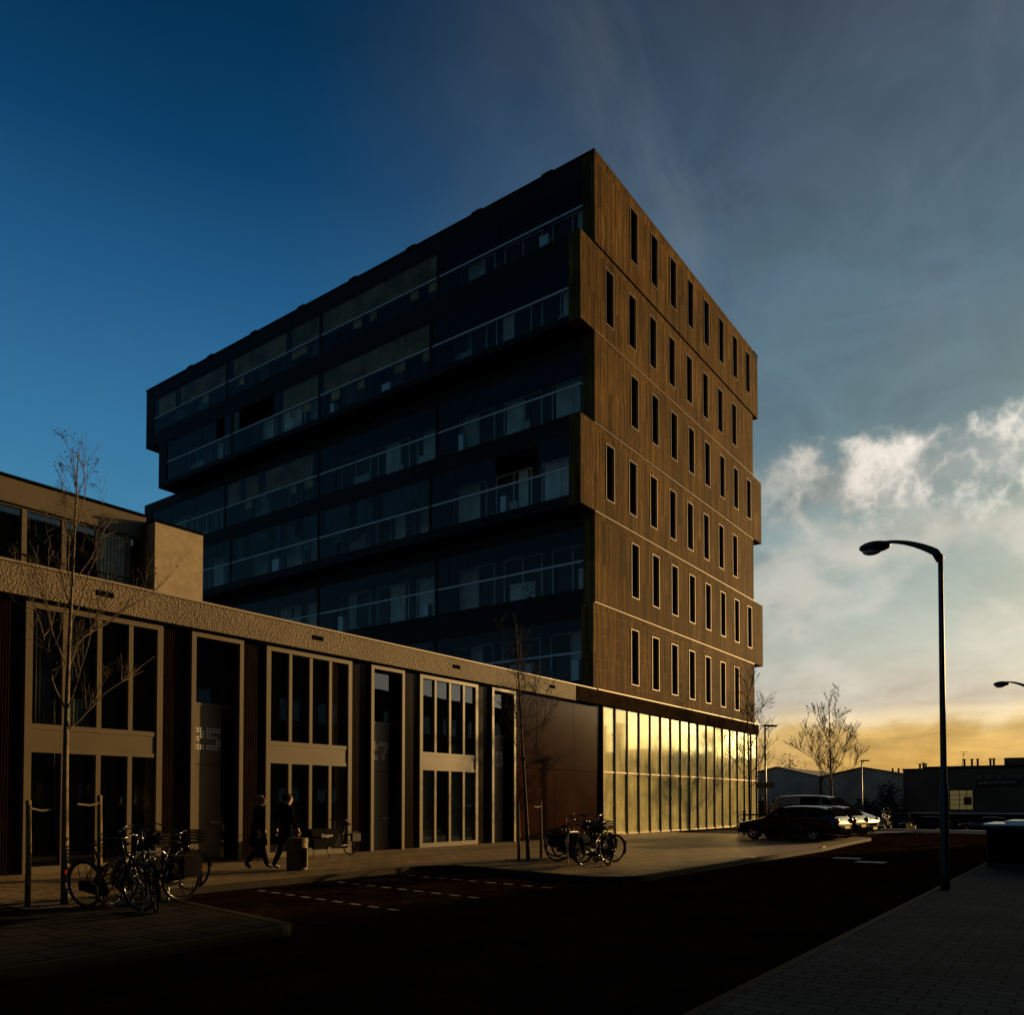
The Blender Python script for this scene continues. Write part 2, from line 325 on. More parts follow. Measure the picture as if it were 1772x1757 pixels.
M['slab'] = brick_mat('pavement_slabs', (.245, .175, .085), (.185, .132, .064), (.010, .008, .006), .60, .30, rough=.62, spec=.22, mort=.020, bumpd=.014)
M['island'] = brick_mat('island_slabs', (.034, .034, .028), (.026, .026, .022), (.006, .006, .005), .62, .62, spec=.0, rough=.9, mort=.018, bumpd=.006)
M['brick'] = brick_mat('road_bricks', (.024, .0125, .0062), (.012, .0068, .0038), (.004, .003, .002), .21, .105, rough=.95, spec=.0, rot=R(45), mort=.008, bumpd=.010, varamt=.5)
M['kerb'] = mat('kerb_concrete', (.032, .026, .018), .85, spec=.1, bump=(30, .4, .005), var=(2, .2))
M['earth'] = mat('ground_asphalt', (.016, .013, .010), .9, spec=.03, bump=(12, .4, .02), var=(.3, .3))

# ------------------------------------------------------------ mesh helpers
class MB:
    def __init__(s): s.v = []; s.f = []; s.mi = []; s.cur = 0
    def _add(s, vs, fs):
        o = len(s.v); s.v += [tuple(v) for v in vs]; s.f += [tuple(i + o for i in f) for f in fs]; s.mi += [s.cur] * len(fs); return s
    def box(s, x0, x1, y0, y1, z0, z1):
        return s._add([(x0, y0, z0), (x1, y0, z0), (x1, y1, z0), (x0, y1, z0), (x0, y0, z1), (x1, y0, z1), (x1, y1, z1), (x0, y1, z1)],
                      [(0, 3, 2, 1), (4, 5, 6, 7), (0, 1, 5, 4), (1, 2, 6, 5), (2, 3, 7, 6), (3, 0, 4, 7)])
    def quad(s, a, b, c, d): return s._add([a, b, c, d], [(0, 1, 2, 3)])
    def tube(s, pts, rad, n=8, cap=True, closed=False):
        pts = [Vector(p) for p in pts]; k = len(pts)
        rad = rad if isinstance(rad, (list, tuple)) else [rad] * k
        vs = []; fs = []; prev = None
        for i, p in enumerate(pts):
            if closed: d = pts[(i + 1) % k] - pts[i - 1]
            else: d = pts[min(i + 1, k - 1)] - pts[max(i - 1, 0)]
            d = d.normalized() if d.length > 1e-9 else Vector((0, 0, 1))
            if prev is None:
                a = Vector((0, 0, 1)) if abs(d.z) < .9 else Vector((1, 0, 0)); u = d.cross(a).normalized()
            else: u = (prev - d * prev.dot(d)).normalized()
            prev = u; w = d.cross(u)
            for j in range(n):
                an = 2 * math.pi * j / n; vs.append(p + (u * math.cos(an) + w * math.sin(an)) * rad[i])
        rng = k if closed else k - 1
        for i in range(rng):
            for j in range(n):
                a = i * n + j; b = i * n + (j + 1) % n; i2 = (i + 1) % k; c = i2 * n + (j + 1) % n; d_ = i2 * n + j
                fs.append((a, b, c, d_))
        if cap and not closed: fs.append(tuple(range(n))[::-1]); fs.append(tuple((k - 1) * n + j for j in range(n)))
        return s._add(vs, fs)
    def lathe(s, prof, n=24, c=(0, 0, 0), axis='z'):
        vs = []; fs = []; k = len(prof)
        for r_, h in prof:
            for j in range(n):
                a = 2 * math.pi * j / n
                q = (r_ * math.cos(a), r_ * math.sin(a), h)
                if axis == 'y': q = (q[0], q[2], q[1])
                if axis == 'x': q = (q[2], q[0], q[1])
                vs.append((q[0] + c[0], q[1] + c[1], q[2] + c[2]))
        for i in range(k - 1):
            for j in range(n): fs.append((i * n + j, i * n + (j + 1) % n, (i + 1) * n + (j + 1) % n, (i + 1) * n + j))
        return s._add(vs, fs)
    def prism(s, poly, z0, z1):
        n = len(poly); vs = [(x, y, z0) for x, y in poly] + [(x, y, z1) for x, y in poly]
        fs = [tuple(range(n))[::-1], tuple(range(n, 2 * n))] + [(i, (i + 1) % n, n + (i + 1) % n, n + i) for i in range(n)]
        return s._add(vs, fs)
    def loft(s, rings, cap=True, closed=True):
        n = len(rings[0]); vs = [p for r_ in rings for p in r_]; fs = []
        for i in range(len(rings) - 1):
            for j in range(n if closed else n - 1): fs.append((i * n + j, i * n + (j + 1) % n, (i + 1) * n + (j + 1) % n, (i + 1) * n + j))
        if cap: fs.append(tuple(range(n))[::-1]); fs.append(tuple((len(rings) - 1) * n + j for j in range(n)))
        return s._add(vs, fs)
    def ell(s, c, r, n=12, k=8, M3=None):
        rings = []
        for i in range(1, k):
            a = math.pi * i / k; ring = []
            for j in range(n):
                b = 2 * math.pi * j / n; q = Vector((r[0] * math.sin(a) * math.cos(b), r[1] * math.sin(a) * math.sin(b), -r[2] * math.cos(a)))
                if M3: q = M3 @ q
                ring.append(q + Vector(c))
            rings.append(ring)
        return s.loft(rings)
    def build(s, name, m, parent=None, smooth=False, bevel=0):
        me = bpy.data.meshes.new(name); me.from_pydata(s.v, [], s.f)
        ms = m if isinstance(m, (list, tuple)) else [m]
        for x in ms: me.materials.append(x)
        if len(ms) > 1:
            for p, i in zip(me.polygons, s.mi): p.material_index = i
        bm = bmesh.new(); bm.from_mesh(me); bmesh.ops.recalc_face_normals(bm, faces=bm.faces); 
        if bevel: bmesh.ops.bevel(bm, geom=list(bm.edges), offset=bevel, segments=2, affect='EDGES', clamp_overlap=True)
        bm.to_mesh(me); bm.free()
        if smooth:
            for p in me.polygons: p.use_smooth = True
        o = bpy.data.objects.new(name, me); COL.objects.link(o)
        if parent: o.parent = parent
        return o

def tag(o, label=None, cat=None, group=None, kind=None):
    if label: o['label'] = label
    if cat: o['category'] = cat
    if group: o['group'] = group
    if kind: o['kind'] = kind
    return o
def thing(name, label, cat, loc=(0, 0, 0), rz=0, group=None):
    o = bpy.data.objects.new(name, None); COL.objects.link(o); o.location = loc; o.rotation_euler = (0, 0, rz); o.empty_display_size = .3
    return tag(o, label, cat, group)
def dup(o, loc=None, rz=None, label=None, group=None, parent=None):
    c = o.copy(); COL.objects.link(c)
    if parent: c.parent = parent
    if loc is not None: c.location = loc
    if rz is not None: c.rotation_euler = (c.rotation_euler[0], c.rotation_euler[1], rz)
    if label: c['label'] = label
    if group: c['group'] = group
    for ch in list(o.children): dup(ch, parent=c)
    return c
def one(mb, name, m, label, cat, group=None, **k): return tag(mb.build(name, m, **k), label, cat, group)
def textmesh(s, size, loc, rot, m, name, parent, depth=.004, spacing=1.0, bold=0.0):
    cu = bpy.data.curves.new(name, 'FONT'); cu.body = s; cu.size = size; cu.extrude = depth; cu.space_character = spacing; cu.offset = bold
    o = bpy.data.objects.new(name, cu); COL.objects.link(o)
    bpy.context.view_layer.update(); dg = bpy.context.evaluated_depsgraph_get()
    me = bpy.data.meshes.new_from_object(o.evaluated_get(dg)); bpy.data.objects.remove(o)
    me.materials.clear(); me.materials.append(m)
    r = bpy.data.objects.new(name, me); COL.objects.link(r); r.location = loc; r.rotation_euler = rot; r.parent = parent
    return r

# ------------------------------------------------------------ ground, road, pavements
def arc(cx, cy, r_, a0, a1, n=8): return [(cx + r_ * math.cos(R(a0 + (a1 - a0) * i / n)), cy + r_ * math.sin(R(a0 + (a1 - a0) * i / n))) for i in range(n + 1)]
DROP = [(-400, -.16), (50.6, -.16), (56, -.55), (66, -1.15), (4000, -1.2)]
g = MB(); ys = (-3000, -200, 0, 40, 200, 4000)
for i in range(len(DROP) - 1):
    for j in range(len(ys) - 1):
        (xa, za), (xb, zb) = DROP[i], DROP[i + 1]; g.quad((xa, ys[j], za), (xb, ys[j], zb), (xb, ys[j + 1], zb), (xa, ys[j + 1], za))
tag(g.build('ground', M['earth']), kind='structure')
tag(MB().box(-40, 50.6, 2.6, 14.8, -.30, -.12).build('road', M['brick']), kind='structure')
def pavement(name, poly, m, kerb=True, top=0.0):
    o = tag(MB().prism(poly, -.34, top).build(name, m), kind='structure')
    if kerb:
        k = MB(); n = len(poly)
        cx_ = sum(p[0] for p in poly) / n; cy_ = sum(p[1] for p in poly) / n
        ps = [Vector((p[0], p[1], 0)) for p in poly]
        # kerb ring: outer edge flush 3 mm proud, 12 cm wide
        area = sum(ps[i].x * ps[(i + 1) % n].y - ps[(i + 1) % n].x * ps[i].y for i in range(n)); sg = 1 if area > 0 else -1
        outr, inn = [], []
        for i in range(n):
            a, b, c = ps[i - 1], ps[i], ps[(i + 1) % n]
            n1 = Vector(((b - a).y, -(b - a).x, 0)).normalized() * sg; n2 = Vector(((c - b).y, -(c - b).x, 0)).normalized() * sg
            nn = (n1 + n2).normalized(); outr.append(b + nn * .004); inn.append(b - nn * .13)
        for i in range(n):
            j = (i + 1) % n; z = top + .004
            k.quad((outr[i].x, outr[i].y, z), (outr[j].x, outr[j].y, z), (inn[j].x, inn[j].y, z), (inn[i].x, inn[i].y, z))
            k.quad((outr[i].x, outr[i].y, -.3), (outr[j].x, outr[j].y, -.3), (outr[j].x, outr[j].y, z), (outr[i].x, outr[i].y, z))
        tag(k.build('kerb', M['kerb']), kind='structure')
    return o
plaza = [(-40, 13.75), (14.9, 13.75)] + [(15.85, 13.3), (15.15, 9.2)] + arc(16.1, 9.05, .95, 175, 270, 6) + [(22.5, 8.05), (29, 7.95), (35.0, 8.3)] + arc(38.2, 9.6, 1.2, 270, 360, 5) + [(39.6, 40), (-40, 40)]
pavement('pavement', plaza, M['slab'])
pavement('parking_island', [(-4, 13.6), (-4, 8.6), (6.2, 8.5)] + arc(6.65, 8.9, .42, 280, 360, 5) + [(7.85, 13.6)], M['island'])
pavement('traffic_island', [(41.0, 13.8), (41.0, 10.4), (45.0, 9.2)] + arc(47.0, 9.1, .8, 270, 400, 7) + [(46.9, 13.8)], M['slab'])
pavement('near_pavement', [(-40, 2.6), (-40, -15), (50.6, -15), (50.6, 2.6)], M['paver'])
tag(MB().box(50.6, 50.95, -30, 40, -.4, .03).build('quay_kerb', M['white']), kind='structure')
tag(MB().box(49.2, 49.45, -30, 40, -.3, -.08).build('kerb', M['kerb']), kind='structure')
# dashed bay lines, slightly slanted as the bays are
for k_, (a, b) in enumerate((((9.95, 13.3), (9.40, 8.9)), ((11.98, 13.3), (11.43, 8.8)), ((14.0, 13.2), (13.65, 8.9)))):
    d = MB(); A = Vector((*a, 0)); B = Vector((*b, 0)); u = (B - A).normalized(); w = Vector((-u.y, u.x, 0)) * .045; L = (B - A).length; s_ = 0
    while s_ < L - .2:
        p, q = A + u * s_, A + u * (s_ + .26); z = Vector((0, 0, -.116))
        d.quad(p + w + z, q + w + z, q - w + z, p - w + z); s_ += .50
    tag(d.build('road_marking', M['whitem']), kind='structure')
d = MB()
for pts in (((25.75, 6.80), (26.35, 6.80), (26.35, 6.02), (25.75, 6.02)), ((24.5, 5.85), (25.1, 5.85), (25.1, 5.05), (24.5, 5.05))):
    d.quad(*[(x, y, -.116) for x, y in pts])
tag(d.build('road_marking', M['whitem']), kind='structure')

# ------------------------------------------------------------ the row of houses
FY = 19.2
row = thing('terrace_building', 'low row of houses with rough stucco band and cream window frames', 'building', (20, 22, 0))
def P(mb, name, m, parent=None, label=None, **k):
    o = mb.build(name, m, **k); o.parent = parent
    if parent is not None: o.matrix_parent_inverse = Matrix.Translation(parent.location).inverted() if not parent.rotation_euler.z else (Matrix.Translation(parent.location) @ Matrix.Rotation(parent.rotation_euler.z, 4, 'Z')).inverted()
    if label: o['label'] = label
    return o
def PP(mb, name, m, parent, **k):      # sub-part of an unmoved part
    o = mb.build(name, m, **k); o.parent = parent
    # inverse of the whole chain so that world coordinates stay
    root = parent.parent
    o.matrix_parent_inverse = Matrix.Identity(4); return o
for xa, xb in zip((-14, -6.2, .25, 6.68, 13.12, 19.56, 26.0), (-6.2, .25, 6.68, 13.12, 19.56, 26.0, 31.2)):
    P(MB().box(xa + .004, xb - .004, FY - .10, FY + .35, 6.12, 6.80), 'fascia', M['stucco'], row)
P(MB().box(-14, 31.2, FY - .07, FY + .30, 6.13, 6.79), 'fascia_core', M['black'], row)
P(MB().box(-14, 33.0, FY - .13, FY + .40, 6.80, 6.85), 'roof_edge_trim', M['trim'], row)
P(MB().box(-14, 32.8, FY + .35, FY + 11, 6.3, 6.80), 'roof', M['metalroof'], row)
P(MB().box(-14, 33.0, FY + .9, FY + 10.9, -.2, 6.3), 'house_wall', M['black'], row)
P(MB().box(-14, 33.0, FY + .0, FY + .62, 6.06, 6.118), 'soffit', M['black'], row)
for vx in (-2.95, 3.45, 9.90, 16.35, 22.83, 29.2):
    v = MB().box(vx - .2, vx + .2, FY - .112, FY - .09, 6.45, 6.58)
    for q in range(3): v.box(vx - .19, vx + .19, FY - .117, FY - .112, 6.47 + q * .035, 6.475 + q * .035)
    P(v, 'fascia_vent', M['black'], row)
def ribbed(x0, x1, z0=-.02, z1=6.06, y=FY + .12, pitch=.058, m='brown'):
    mb = MB(); x = x0; prof = []
    while x < x1 - 1e-3:
        e = min(x + pitch, x1); prof += [(x, y + .022), (x + pitch * .40, y + .022), (x + pitch * .52, y), (min(x + pitch * .92, e), y)]; x += pitch
    prof.append((x1, y + .035))
    for (a, b), (c, d_) in zip(prof, prof[1:]):
        if c > a or d_ != b: mb.quad((a, b, z0), (c, d_, z0), (c, d_, z1), (a, b, z1))
    mb.box(x0, x1, y + .04, y + .5, z0, z1)
    return P(mb, 'ribbed_panel', M[m], row)
for x0, x1 in ((5.85, 8.12), (11.5, 12.2), (13.84, 14.56), (17.92, 18.62), (20.24, 20.98), (24.32, 25.05), (2.0, 1.9 + .05)):
    if x1 > x0: ribbed(x0, x1)
def window_unit(x0, x1, mull, z0=-.0, curt=()):
    y = FY + .06; d = .12; fw = .10
    fr = MB()
    fr.box(x0, x0 + .15, y - .02, y + d, z0, 6.04); fr.box(x1 - .15, x1, y - .02, y + d, z0, 6.04)
    fr.box(x0 + .15, x1 - .15, y - .02, y + d, 5.92, 6.04); fr.box(x0 + .15, x1 - .15, y, y + d, 3.22, 3.34); fr.box(x0 + .15, x1 - .15, y, y + d, 2.70, 2.80)
    fr.box(x0 + .15, x1 - .15, y - .02, y + d, z0, z0 + .15)
    for m_ in mull:
        fr.box(m_ - .055, m_ + .055, y, y + d, z0 + .15, 2.70); fr.box(m_ - .055, m_ + .055, y, y + d, 3.34, 5.92)
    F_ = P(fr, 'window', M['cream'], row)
    sp = MB().box(x0 + .15, x1 - .15, y + .012, y + d, 2.80, 3.22); PP(sp, 'spandrel_panel', M['creamp'], F_)
    xs = [x0 + .15] + [v for m_ in mull for v in (m_ - .055, m_ + .055)] + [x1 - .15]
    for i in range(0, len(xs), 2):
        for za, zb in ((z0 + .15, 2.70), (3.34, 5.92)):
            PP(MB().box(xs[i], xs[i + 1], y + .07, y + .09, za, zb), 'pane', M['glass'], F_)
    for ca, cb, za, zb, mm in curt:
        cu = MB(); x = ca
        while x < cb:
            cu.quad((x, FY + .19, za), (x + .045, FY + .22, za), (x + .045, FY + .22, zb), (x, FY + .19, zb)); cu.quad((x + .045, FY + .22, za), (x + .09, FY + .19, za), (x + .09, FY + .19, zb), (x + .045, FY + .22, zb)); x += .09
        PP(cu, 'curtain', M[mm], F_)
    PP(MB().box(x0 + .15, x1 - .15, y + .15, FY + .6, 3.16, 3.20), 'window_board', M['white'], F_)
    return F_
window_unit(8.22, 11.47, (9.08, 9.87, 10.64), curt=((8.5, 9.0, 3.3, 5.9, 'blindb'), (9.2, 9.8, 4.4, 5.9, 'blindb'), (9.25, 9.7, 3.25, 4.0, 'gcurtain'), (11.1, 11.3, .15, 2.7, 'blind')))
window_unit(14.62, 17.87, (15.48, 16.24, 17.0), curt=((17.15, 17.4, 3.3, 5.9, 'blind'), (17.3, 17.7, .15, 2.7, 'blind')))
window_unit(21.03, 24.28, (21.87, 22.66, 23.45), curt=((21.2, 21.75, .12, 2.7, 'gcurtain'), (22.9, 23.35, .12, 2.7, 'gcurtain'), (23.6, 24.1, .12, 2.7, 'gcurtain'), (22.75, 23.2, 3.3, 3.7, 'gcurtain')))
window_unit(1.8, 5.05, (2.66, 3.45, 4.22)); window_unit(-4.6, -1.35, (-3.74, -2.95, -2.18))
DIG = {'2': ['xxxxx.', 'xxxxxx', '....xx', '..xxxx', '.xxx..', 'xx....', 'xxxxxx', 'xxxxxx'],
       '5': ['xxxxxx', 'xxxxxx', 'xx....', 'xxxxx.', '....xx', '....xx', 'xxxxxx', 'xxxxx.'],
       '7': ['xxxxxx', 'xxxxxx', '....xx', '...xx.', '...xx.', '..xx..', '..xx..', '..xx..'],
       '9': ['xxxxxx', 'xxxxxx', 'xx..xx', 'xxxxxx', '....xx', '....xx', 'xxxxxx', 'xxxxxx']}
def door_unit(x0, x1, num, lamp=False):
    y = FY + .02; rec = .34
    fr = MB()
    fr.box(x0, x0 + .13, y - .03, y + .06, -.02, 6.04); fr.box(x1 - .12, x1, y - .03, y + .06, -.02, 6.04); fr.box(x0 + .13, x1 - .12, y - .03, y + .06, 5.93, 6.04)
    fr.box(x0 + .13, x1 - .12, y + rec - .06, y + rec, 4.16, 4.24)
    Fm = P(fr, 'door_frame', M['cream'], row)
    PP(MB().box(x0 + .02, x0 + .13, y + .06, y + rec, -.02, 6.04).box(x1 - .12, x1 - .02, y + .06, y + rec, -.02, 6.04).box(x0 + .13, x1 - .12, y + .06, y + rec, 5.93, 6.04), 'reveal', M['brown'], Fm)  # brown lacquer here stands in for the shade on the unlit jamb sides
    PP(MB().box(x0 + .13, x1 - .12, y + rec - .04, y + rec - .02, 4.24, 5.93), 'pane', M['glass'], Fm)
    lw = x0 + .13 + .98
    Dr = P(MB().box(x0 + .135, lw, y + rec - .05, y + rec, -.02, 2.58).box(x0 + .135, lw, y + rec - .052, y + rec, 2.60, 4.16), 'door', M['creamp'], row)
    P(MB().box(lw + .01, x1 - .125, y + rec - .04, y + rec, -.02, 4.16), 'side_light', M['glass'], row)
    yy = y + rec - .058
    n = MB()
    for k, ch in enumerate(num):
        ox = x0 + .17 + k * .50
        for r_, line in enumerate(DIG[ch]):
            for c, q in enumerate(line):
                if q == 'x': n.lathe([(.0005, -.004), (.032, -.004), (.032, .006), (.0005, .006)], 8, (ox + c * .076, yy, 3.55 - r_ * .076), 'y')
    PP(n, 'house_number', M['white'], Dr)
    h = MB().box(lw - .34, lw - .06, yy - .05, yy - .01, 1.02, 1.07).box(lw - .32, lw - .29, yy - .02, yy + .02, 1.03, 1.06); h.box(lw - .12, lw - .09, yy - .02, yy + .02, 1.03, 1.06)
    PP(h, 'letter_slot', M['steel'], Dr)
    PP(MB().ell((x0 + .20, yy - .03, 1.25), (.03, .03, .03)), 'door_knob', M['trim'], Dr, smooth=True)
    if lamp: PP(MB().box(x0 + .125, x0 + .17, y + .05, y + .12, 2.62, 2.9), 'door_lamp', M['white'], Dr)
door_unit(12.24, 13.82, '25', True); door_unit(18.66, 20.22, '27'); door_unit(25.09, 26.66, '29')
# rust brown boards between the last door and the glass hall
rp = [26.68, 28.3, 29.7, 31.2, 33.6]
for i, (a, b) in enumerate(zip(rp, rp[1:])):
    for za, zb in ((-.02, 2.98), (3.0, 6.10)):
        P(MB().box(a + .004, b - .004, FY + .10 + .006 * ((i + (za > 0)) % 2), FY + .6, za, zb), 'wall_panel', M['rust'], row)
# penthouse storey set back on the roof
PY = 22.0
ph = thing('penthouse', 'cream and bare-rendered roof storey with dark strip windows at the left edge', 'building', (8, 24, 6.8))
P(MB().box(12.82, 14.36, PY, PY + 6, 6.81, 9.66), 'rendered_wall', M['smooth_render'], ph)
P(MB().box(12.78, 14.42, PY - .04, PY + 6.04, 9.66, 9.72), 'coping', M['black'], ph)
P(MB().box(-14, 12.8, PY + .45, PY + 6, 9.22, 9.86), 'cream_fascia', M['creamp'], ph)
P(MB().box(-14, 12.8, PY + .40, PY + 6.04, 9.86, 9.92), 'coping', M['black'], ph)
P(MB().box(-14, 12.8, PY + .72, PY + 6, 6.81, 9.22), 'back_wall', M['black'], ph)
fr = MB(); mxs = [9.55, 10.55, 11.47, 12.33, 12.74]; mxs = [9.55 - 1.0 * k for k in range(14, 0, -1)] + mxs
for x in mxs: fr.box(x - .06, x + .06, PY + .53, PY + .65, 6.81, 9.16)
fr.box(-14, 12.8, PY + .53, PY + .65, 9.16, 9.22)
pf = P(fr, 'window_frame', M['cream'], ph)
for a, b in zip(mxs, mxs[1:]):
    PP(MB().box(a + .06, b - .06, PY + .59, PY + .61, 6.81, 9.16), 'pane', M['glass'], pf)
cm_ = MB(); x = 11.55
while x < 12.2:
    cm_.quad((x, PY + .55, 6.85), (x + .05, PY + .575, 6.85), (x + .05, PY + .575, 9.12), (x, PY + .55, 9.12)); cm_.quad((x + .05, PY + .575, 6.85), (x + .1, PY + .55, 6.85), (x + .1, PY + .55, 9.12), (x + .05, PY + .575, 9.12)); x += .1
P(cm_, 'curtain', M['gcurtain'], ph)
rl = MB(); x = -10
rl.box(-10, 11.2, FY + .12, FY + .16, 6.87, 6.895); rl.box(-10, 11.2, FY + .12, FY + .16, 7.06, 7.09)
while x < 11.2: rl.box(x, x + .025, FY + .125, FY + .155, 6.85, 7.06); x += .22
one(rl, 'roof_railing', M['black'], 'low black railing along the roof edge below the penthouse windows', 'railing')

# ------------------------------------------------------------ the tower
tw = thing('apartment_tower', 'tall block of shifted timber clad boxes above a glazed hall', 'building', (44, 38, 0))
BANDS = [  # z0, z1, X0, X1, Yend, opening z a, rail z, opening z b
    (6.87, 10.93, 32.88, 54.4, 58.1, 7.30, 8.60, 10.28),
    (10.98, 15.22, 33.0, 56.05, 58.1, 11.65, 12.95, 14.65),
    (15.28, 19.46, 31.8, 54.4, 54.2, 15.76, 17.02, 18.66),
    (19.54, 23.82, 33.0, 55.92, 58.1, 20.18, 21.50, 23.13),
    (23.88, 28.06, 31.8, 54.45, 54.2, 24.2, 25.48, 26.95),
    (28.16, 32.52, 33.05, 55.38, 58.1, 28.95, 30.13, 31.64)]
PILL = {33: (29.05, 38.6, 48.1), 31: (28.45, 37.2, 45.7)}
rnd = random.Random(4)
dark_gap = {1, 3, 5}
OPEN = {4: [(41.6, 44.8), (46.5, 47.3)], 2: [(20.0 + 1.9, 20.0 + 3.9)], 0: []}
for bi, (z0, z1, X0, X1, YE, oa, rz_, ob) in enumerate(BANDS):
    yo = FY + (.0 if bi in (1, 3, 5) else .035)
    wmat = M['woods'] if bi == 0 else M['wood']
    wins = 7 if bi == 0 else 8
    xs0 = 36.62 if (bi % 2 == 1 or bi == 0) else 34.12
    step = 2.345
    # facade with real window openings
    cl = MB(); ww, wa, wb = .84, z0 + (.55 if bi else .58), z0 + (3.32 if bi else 3.42)
    if bi == 0: wa, wb = 7.48, 10.30
    if bi == 1: wa, wb = 11.9, 14.68
    if bi == 2: wa, wb = 16.12, 18.86
    if bi == 3: wa, wb = 20.62, 23.28
    if bi == 4: wa, wb = 24.72, 27.46
    if bi == 5: wa, wb = 29.2, 31.98
    xs = [X0] + [v for k in range(wins) for v in (xs0 + k * step, xs0 + k * step + ww)] + [X1]
    T = .65
    cl.box(X0, X1, yo, yo + T, z0, wa); cl.box(X0, X1, yo, yo + T, wb, z1)
    for i in range(0, len(xs), 2): cl.box(xs[i], xs[i + 1], yo, yo + T, wa, wb)
    # right-hand end
    P(cl, 'timber_cladding', wmat, tw)
    P(MB().box(X1 - .3, X1 - .001, yo + T, YE - 1, z0 + .002, z1 - .002), 'timber_cladding', wmat, tw)
    for k in range(wins):
        a = xs0 + k * step; b = a + ww; y = yo
        w_ = MB(); e = .034; y0 = y - .022; y1 = y + .10
        w_.box(a, a + e, y0, y1, wa, wb); w_.box(b - e, b, y0, y1, wa, wb); w_.box(a + e, b - e, y0, y1, wa, wa + e); w_.box(a + e, b - e, y0, y1, wb - e, wb)
        W = P(w_, 'window', M['trim'], tw)
        PP(MB().box(a + e, b - e, y + .26, y + .28, wa + e, wb - e), 'pane', M['tglass'], W)
        PP(MB().box(a + e, b - e, y + .22, y + .25, wa + 1.0, wa + 1.05).box(a + ww * .55, a + ww * .58, y + .22, y + .25, wa + e, wb - e), 'glazing_bar', M['black'], W)
        w2 = MB().box(a - .0, a + .02, y + .10, y + .26, wa, wb).box(b - .02, b, y + .10, y + .26, wa, wb).box(a + .02, b - .02, y + .10, y + .26, wb - .02, wb)
        PP(w2, 'window_reveal', M['black'], W)
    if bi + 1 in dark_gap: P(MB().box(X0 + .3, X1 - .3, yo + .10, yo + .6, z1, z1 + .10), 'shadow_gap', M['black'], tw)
    if bi != 4: P(MB().box(max(X0, 33.0), min(X1, 54.4), yo - .03, yo + .02, z1 - .005, z1 + .03), 'drip_trim', M['trim'], tw)
    # core, slab edges, end wall
    P(MB().box(X0 + 1.7, X1 - .3, yo + T + .001, YE - .9, z0, z1), 'core_wall', M['backwall'], tw)
    eb = MB(); eb.box(X0, X0 + 1.7, yo + T, YE, z0, oa); eb.box(X0, X0 + 1.7, yo + T, YE, ob, z1); eb.box(X0, X0 + 1.7, YE - 1.0, YE, oa, ob)
    P(eb, 'balcony_frame', M['darkclad'], tw)
    ya, yb = yo + T, YE - 1.0
    pill = [p for p in PILL[33 if X0 > 32 else 31]]
    for p in pill: P(MB().box(X0 + .02, X0 + 1.7, p - .09, p + .09, oa, ob), 'party_wall', M['darkclad'], tw)
    # parapet glass, rail and sliding panels
    edges = [ya] + pill + [yb]
    P(MB().box(X0 + .02, X0 + .09, ya, yb, rz_, rz_ + .085), 'balcony_rail', M['rail'], tw)
    P(MB().box(X0 + .03, X0 + .08, ya, yb, ob - .05, ob).box(X0 + .03, X0 + .08, ya, yb, oa, oa + .03), 'glazing_track', M['backwall'], tw)
    for a, b in zip(edges, edges[1:]):
        n = max(1, round((b - a) / 1.65)); s_ = (b - a) / n
        pg = MB()
        for k in range(n): pg.box(X0 + .045, X0 + .057, a + k * s_ + .02, a + (k + 1) * s_ - .02, oa + .03, rz_)
        P(pg, 'parapet_glass', M['bglass'], tw)
        n = max(1, round((b - a) / .83)); s_ = (b - a) / n; sg = MB()
        for k in range(n):
            c = a + (k + .5) * s_
            if any(p < c < q for p, q in OPEN.get(bi, [])):
                if sg.v: P(sg, 'sliding_glass', M['ubglass'], tw); sg = MB()
                continue
            sg.box(X0 + .045 + .012 * (k % 2), X0 + .055 + .012 * (k % 2), a + k * s_ + .008, a + (k + 1) * s_ - .008, rz_ + .075, ob - .05)
        if sg.v: P(sg, 'sliding_glass', M['ubglass'], tw)
        if (bi, edges.index(a)) in ((5, 1), (5, 2), (5, 3), (4, 1), (4, 2), (3, 2), (2, 1), (2, 2), (0, 1), (0, 2), (1, 3)):
            bl = MB(); y = a + .12
            while y < b - .5:
                w_ = rnd.uniform(.5, .8)
                if rnd.random() < .86 and not any(p < y + .3 < q for p, q in OPEN.get(bi, [])): bl.box(X0 + .14, X0 + .155, y, min(y + w_, b - .1), rz_ - (rnd.random() < .3) * .5, ob - .06)
                y += w_ + .02
            if bl.v: P(bl, 'blind', M['blind'] if bi > 2 or rnd.random() < .5 else M['blindb'], tw)
        # room windows behind the balcony
        n = 3; s_ = (b - a) / n
